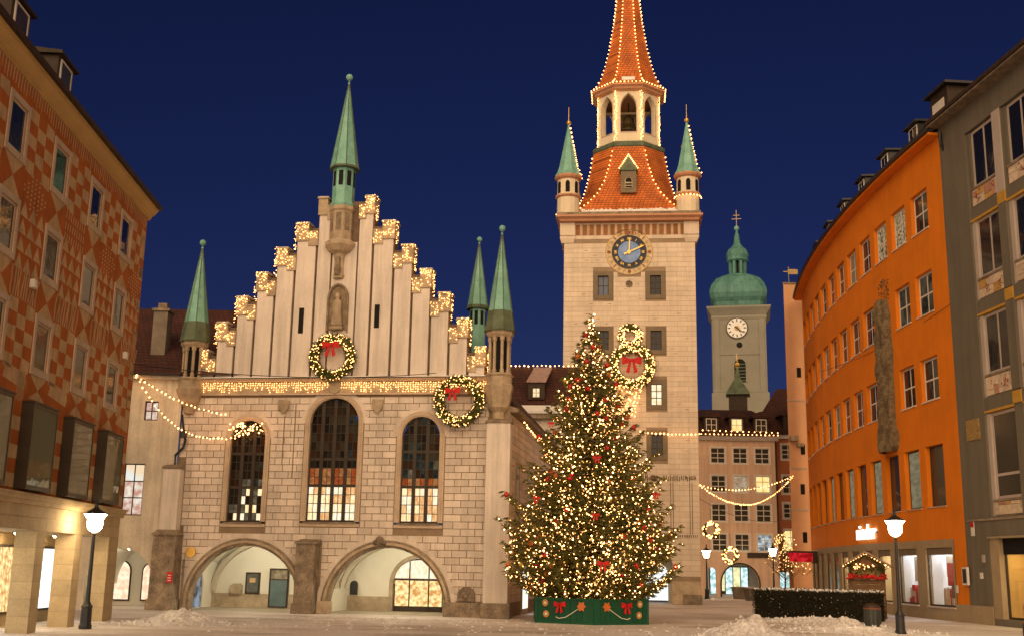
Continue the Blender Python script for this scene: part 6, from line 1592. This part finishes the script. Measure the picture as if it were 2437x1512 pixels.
# ------------------------------------------------------------------ snow piles
def mound(name, lab, cx, cy, rx, ry, h, seed, rot=0, n=46):
    rnd = random.Random(seed); ph = [rnd.uniform(0,6.28) for _ in range(8)]
    b_ = MB(); vs = []
    from mathutils import noise as NZ
    def hgt(x, y):
        r_ = math.sqrt(x*x+y*y)*(1.3+.16*math.sin(3*math.atan2(y,x)+ph[0])+.09*math.sin(7*math.atan2(y,x)+ph[1]))
        e = max(0, 1-r_); e2 = e*e*(3-2*e)
        k = .55 + .5*abs(NZ.noise(Vector((x*3.1+seed, y*3.1, 0)))) + .38*abs(NZ.noise(Vector((x*8, y*8+seed, 3)))) + .22*abs(NZ.noise(Vector((x*19, y*19+seed, 7))))
        return h*e2*k*1.15 + .02*min(1,e*20) - (.06 if e <= 0 else 0)
    for i in range(n+1):
        for j in range(n+1):
            x, y = -1+2*i/n, -1+2*j/n; vs.append((x*rx, y*ry, hgt(x, y)))
    b_.add(vs, [(i*(n+1)+j, (i+1)*(n+1)+j, (i+1)*(n+1)+j+1, i*(n+1)+j+1) for i in range(n) for j in range(n)])
    for _ in range(int(26*rx)):      # broken lumps
        x, y = rnd.uniform(-.9,.9), rnd.uniform(-.9,.9); z = hgt(x, y)
        if z > .01: b_.lathe([(.01, z-.03), (rnd.uniform(.03,.11), z), (rnd.uniform(.02,.08), z+rnd.uniform(.03,.09)), (.005, z+rnd.uniform(.09,.13))], 5, x*rx, y*ry, rnd.uniform(0,1))
    o_ = b_.build(name, mat('dirty_snow', (.76,.73,.73), .85, .15, 1.6, .8, 9, col2=(.50,.45,.42), fine=.22), None); o_.location = (cx, cy, 0); o_.rotation_euler = (0,0,rot)
    return tag(o_, lab, 'snow pile', 'heaps of cleared snow on the square')
mound('snow_pile', 'heap of dirty snow at the bottom edge right of the tree', 9.0, 43.8, 2.6, 2.3, .85, 3)
mound('snow_pile', 'low heap of cleared snow in front of the left arch', -13.2, 47.2, 2.9, 2.0, .55, 9)
mound('snow_pile', 'long low bank of snow along the foot of the hedge', 15.6, 58.6, 5.2, 1.5, .34, 14, R(-42), 60)
mound('snow_pile', 'small heap of snow beside the litter bin', 16.6, 57.0, 1.3, .9, .42, 22)
mound('snow_pile', 'thin snow drift around the right street lamp', 15.2, 50.8, 4.5, 1.5, .24, 27, R(-15))

cr_ = MB(); rc = random.Random(77)
for _ in range(900):      # crumbs of trodden snow over the square
    q = rc.choice(((9,44.5,5,3),(-13,47.5,5,2.5),(15.4,56,5,4),(14,50,6,3),(0,48,14,6),(-5,54,8,3)))
    x, y = rc.gauss(q[0],q[2]*.5), rc.gauss(q[1],q[3]*.5)
    if (x-TC.x)**2+(y-TC.y)**2 < 11 or y > 57.5 or abs(x) > 19: continue
    w = rc.uniform(.02,.09); cr_.lathe([(w,-.01),(w*.9,w*.35),(w*.3,w*.6)], 5, x, y, rc.uniform(0,1))
o_ = cr_.build('snow_crumbs', MATS['dirty_snow'], kind='stuff'); o_['label'] = 'scattered crumbs of trodden snow on the square'; o_['category'] = 'snow'

# ------------------------------------------------------------------ garlands and cables
string_lights('upper light garland from the white house eave to the town hall corner', [((-20.4,60.9,12.35), thp(-6.3,-.5,10.25), .35)], .26, .055)
string_lights('lower sagging light garland ending at the left town hall window', [((-20.4,60.9,12.3), thp(-6.6,-.6,9.0), 1.0), (thp(-6.6,-.6,9.0), thp(-4.2,-.6,9.75), .3)], .24, .055)
bulb_thing('cluster of bulbs at the head of the left town hall window', [thp(-5.1+random.uniform(-.95,.95), -.5, 9.4+random.uniform(-.3,.4)) for _ in range(46)], .045)
string_lights('straight light garland across the lower tower shaft', [(tw((.8,-.3,12.9)), tw((5.3,-.3,12.75)), .1)], .30, .075)
bulb_thing('double row of bulbs along the eave of the pink house', along((19.0,114.4,16.05),(27.2,114.4,16.05),.42) + along((19.0,114.45,16.45),(27.2,114.45,16.3),.55), .075)
string_lights('deep sagging light garland between tower and the narrow salmon wing', [(tw((5.3,-.1,8.85)), (26.4,105.7,11.3), 2.0)], .46, .062)
string_lights('nearly straight light garland above the sagging one right of the tower', [(tw((5.3,-.1,8.85)), (26.4,105.7,11.3), .75)], .75, .06)
string_lights('short light garland between the town hall side and the tree', [(thp(9.6,2.0,10.1), thp(10.8,10,9.2), .3)], .3, .055)
def cable(lab, p, q, sag, r_=.018):
    b_ = Vector(p); o_ = MB().tube([v - b_ for v in along(p, q, 1.0, sag)], r_, 4).build('overhead_cable', black); o_.location = b_; tag(o_, lab, 'cable')
cable('thin overhead cable crossing the stepped gable', (-16.9,49.4,11.0), thp(5.2,-.5,12.4), .4)
cable('thin overhead cable crossing the orange facade', (25.0,62.6,17.6), (24.3,88,18.0), .5)
for k, (x, y, z, lab) in enumerate(((18.75,106.2,6.2,'round lit wreath hanging on the lamp line right of the tower'),(20.75,107.5,3.95,'round lit wreath hanging before the pink house wall'))):
    w = wreath(lab, (x,y,z), 0, .62, .16, 46, None, br=.07, nl=420)
    MB().tube([(0,0,.75),(0,0,2.0)] , .02, 4).build('hanger', black, w)
cable('cable carrying the two small wreaths beside the tower', tw((5.25,.5,7.9)), (26.3,106,7.4), 0.9)
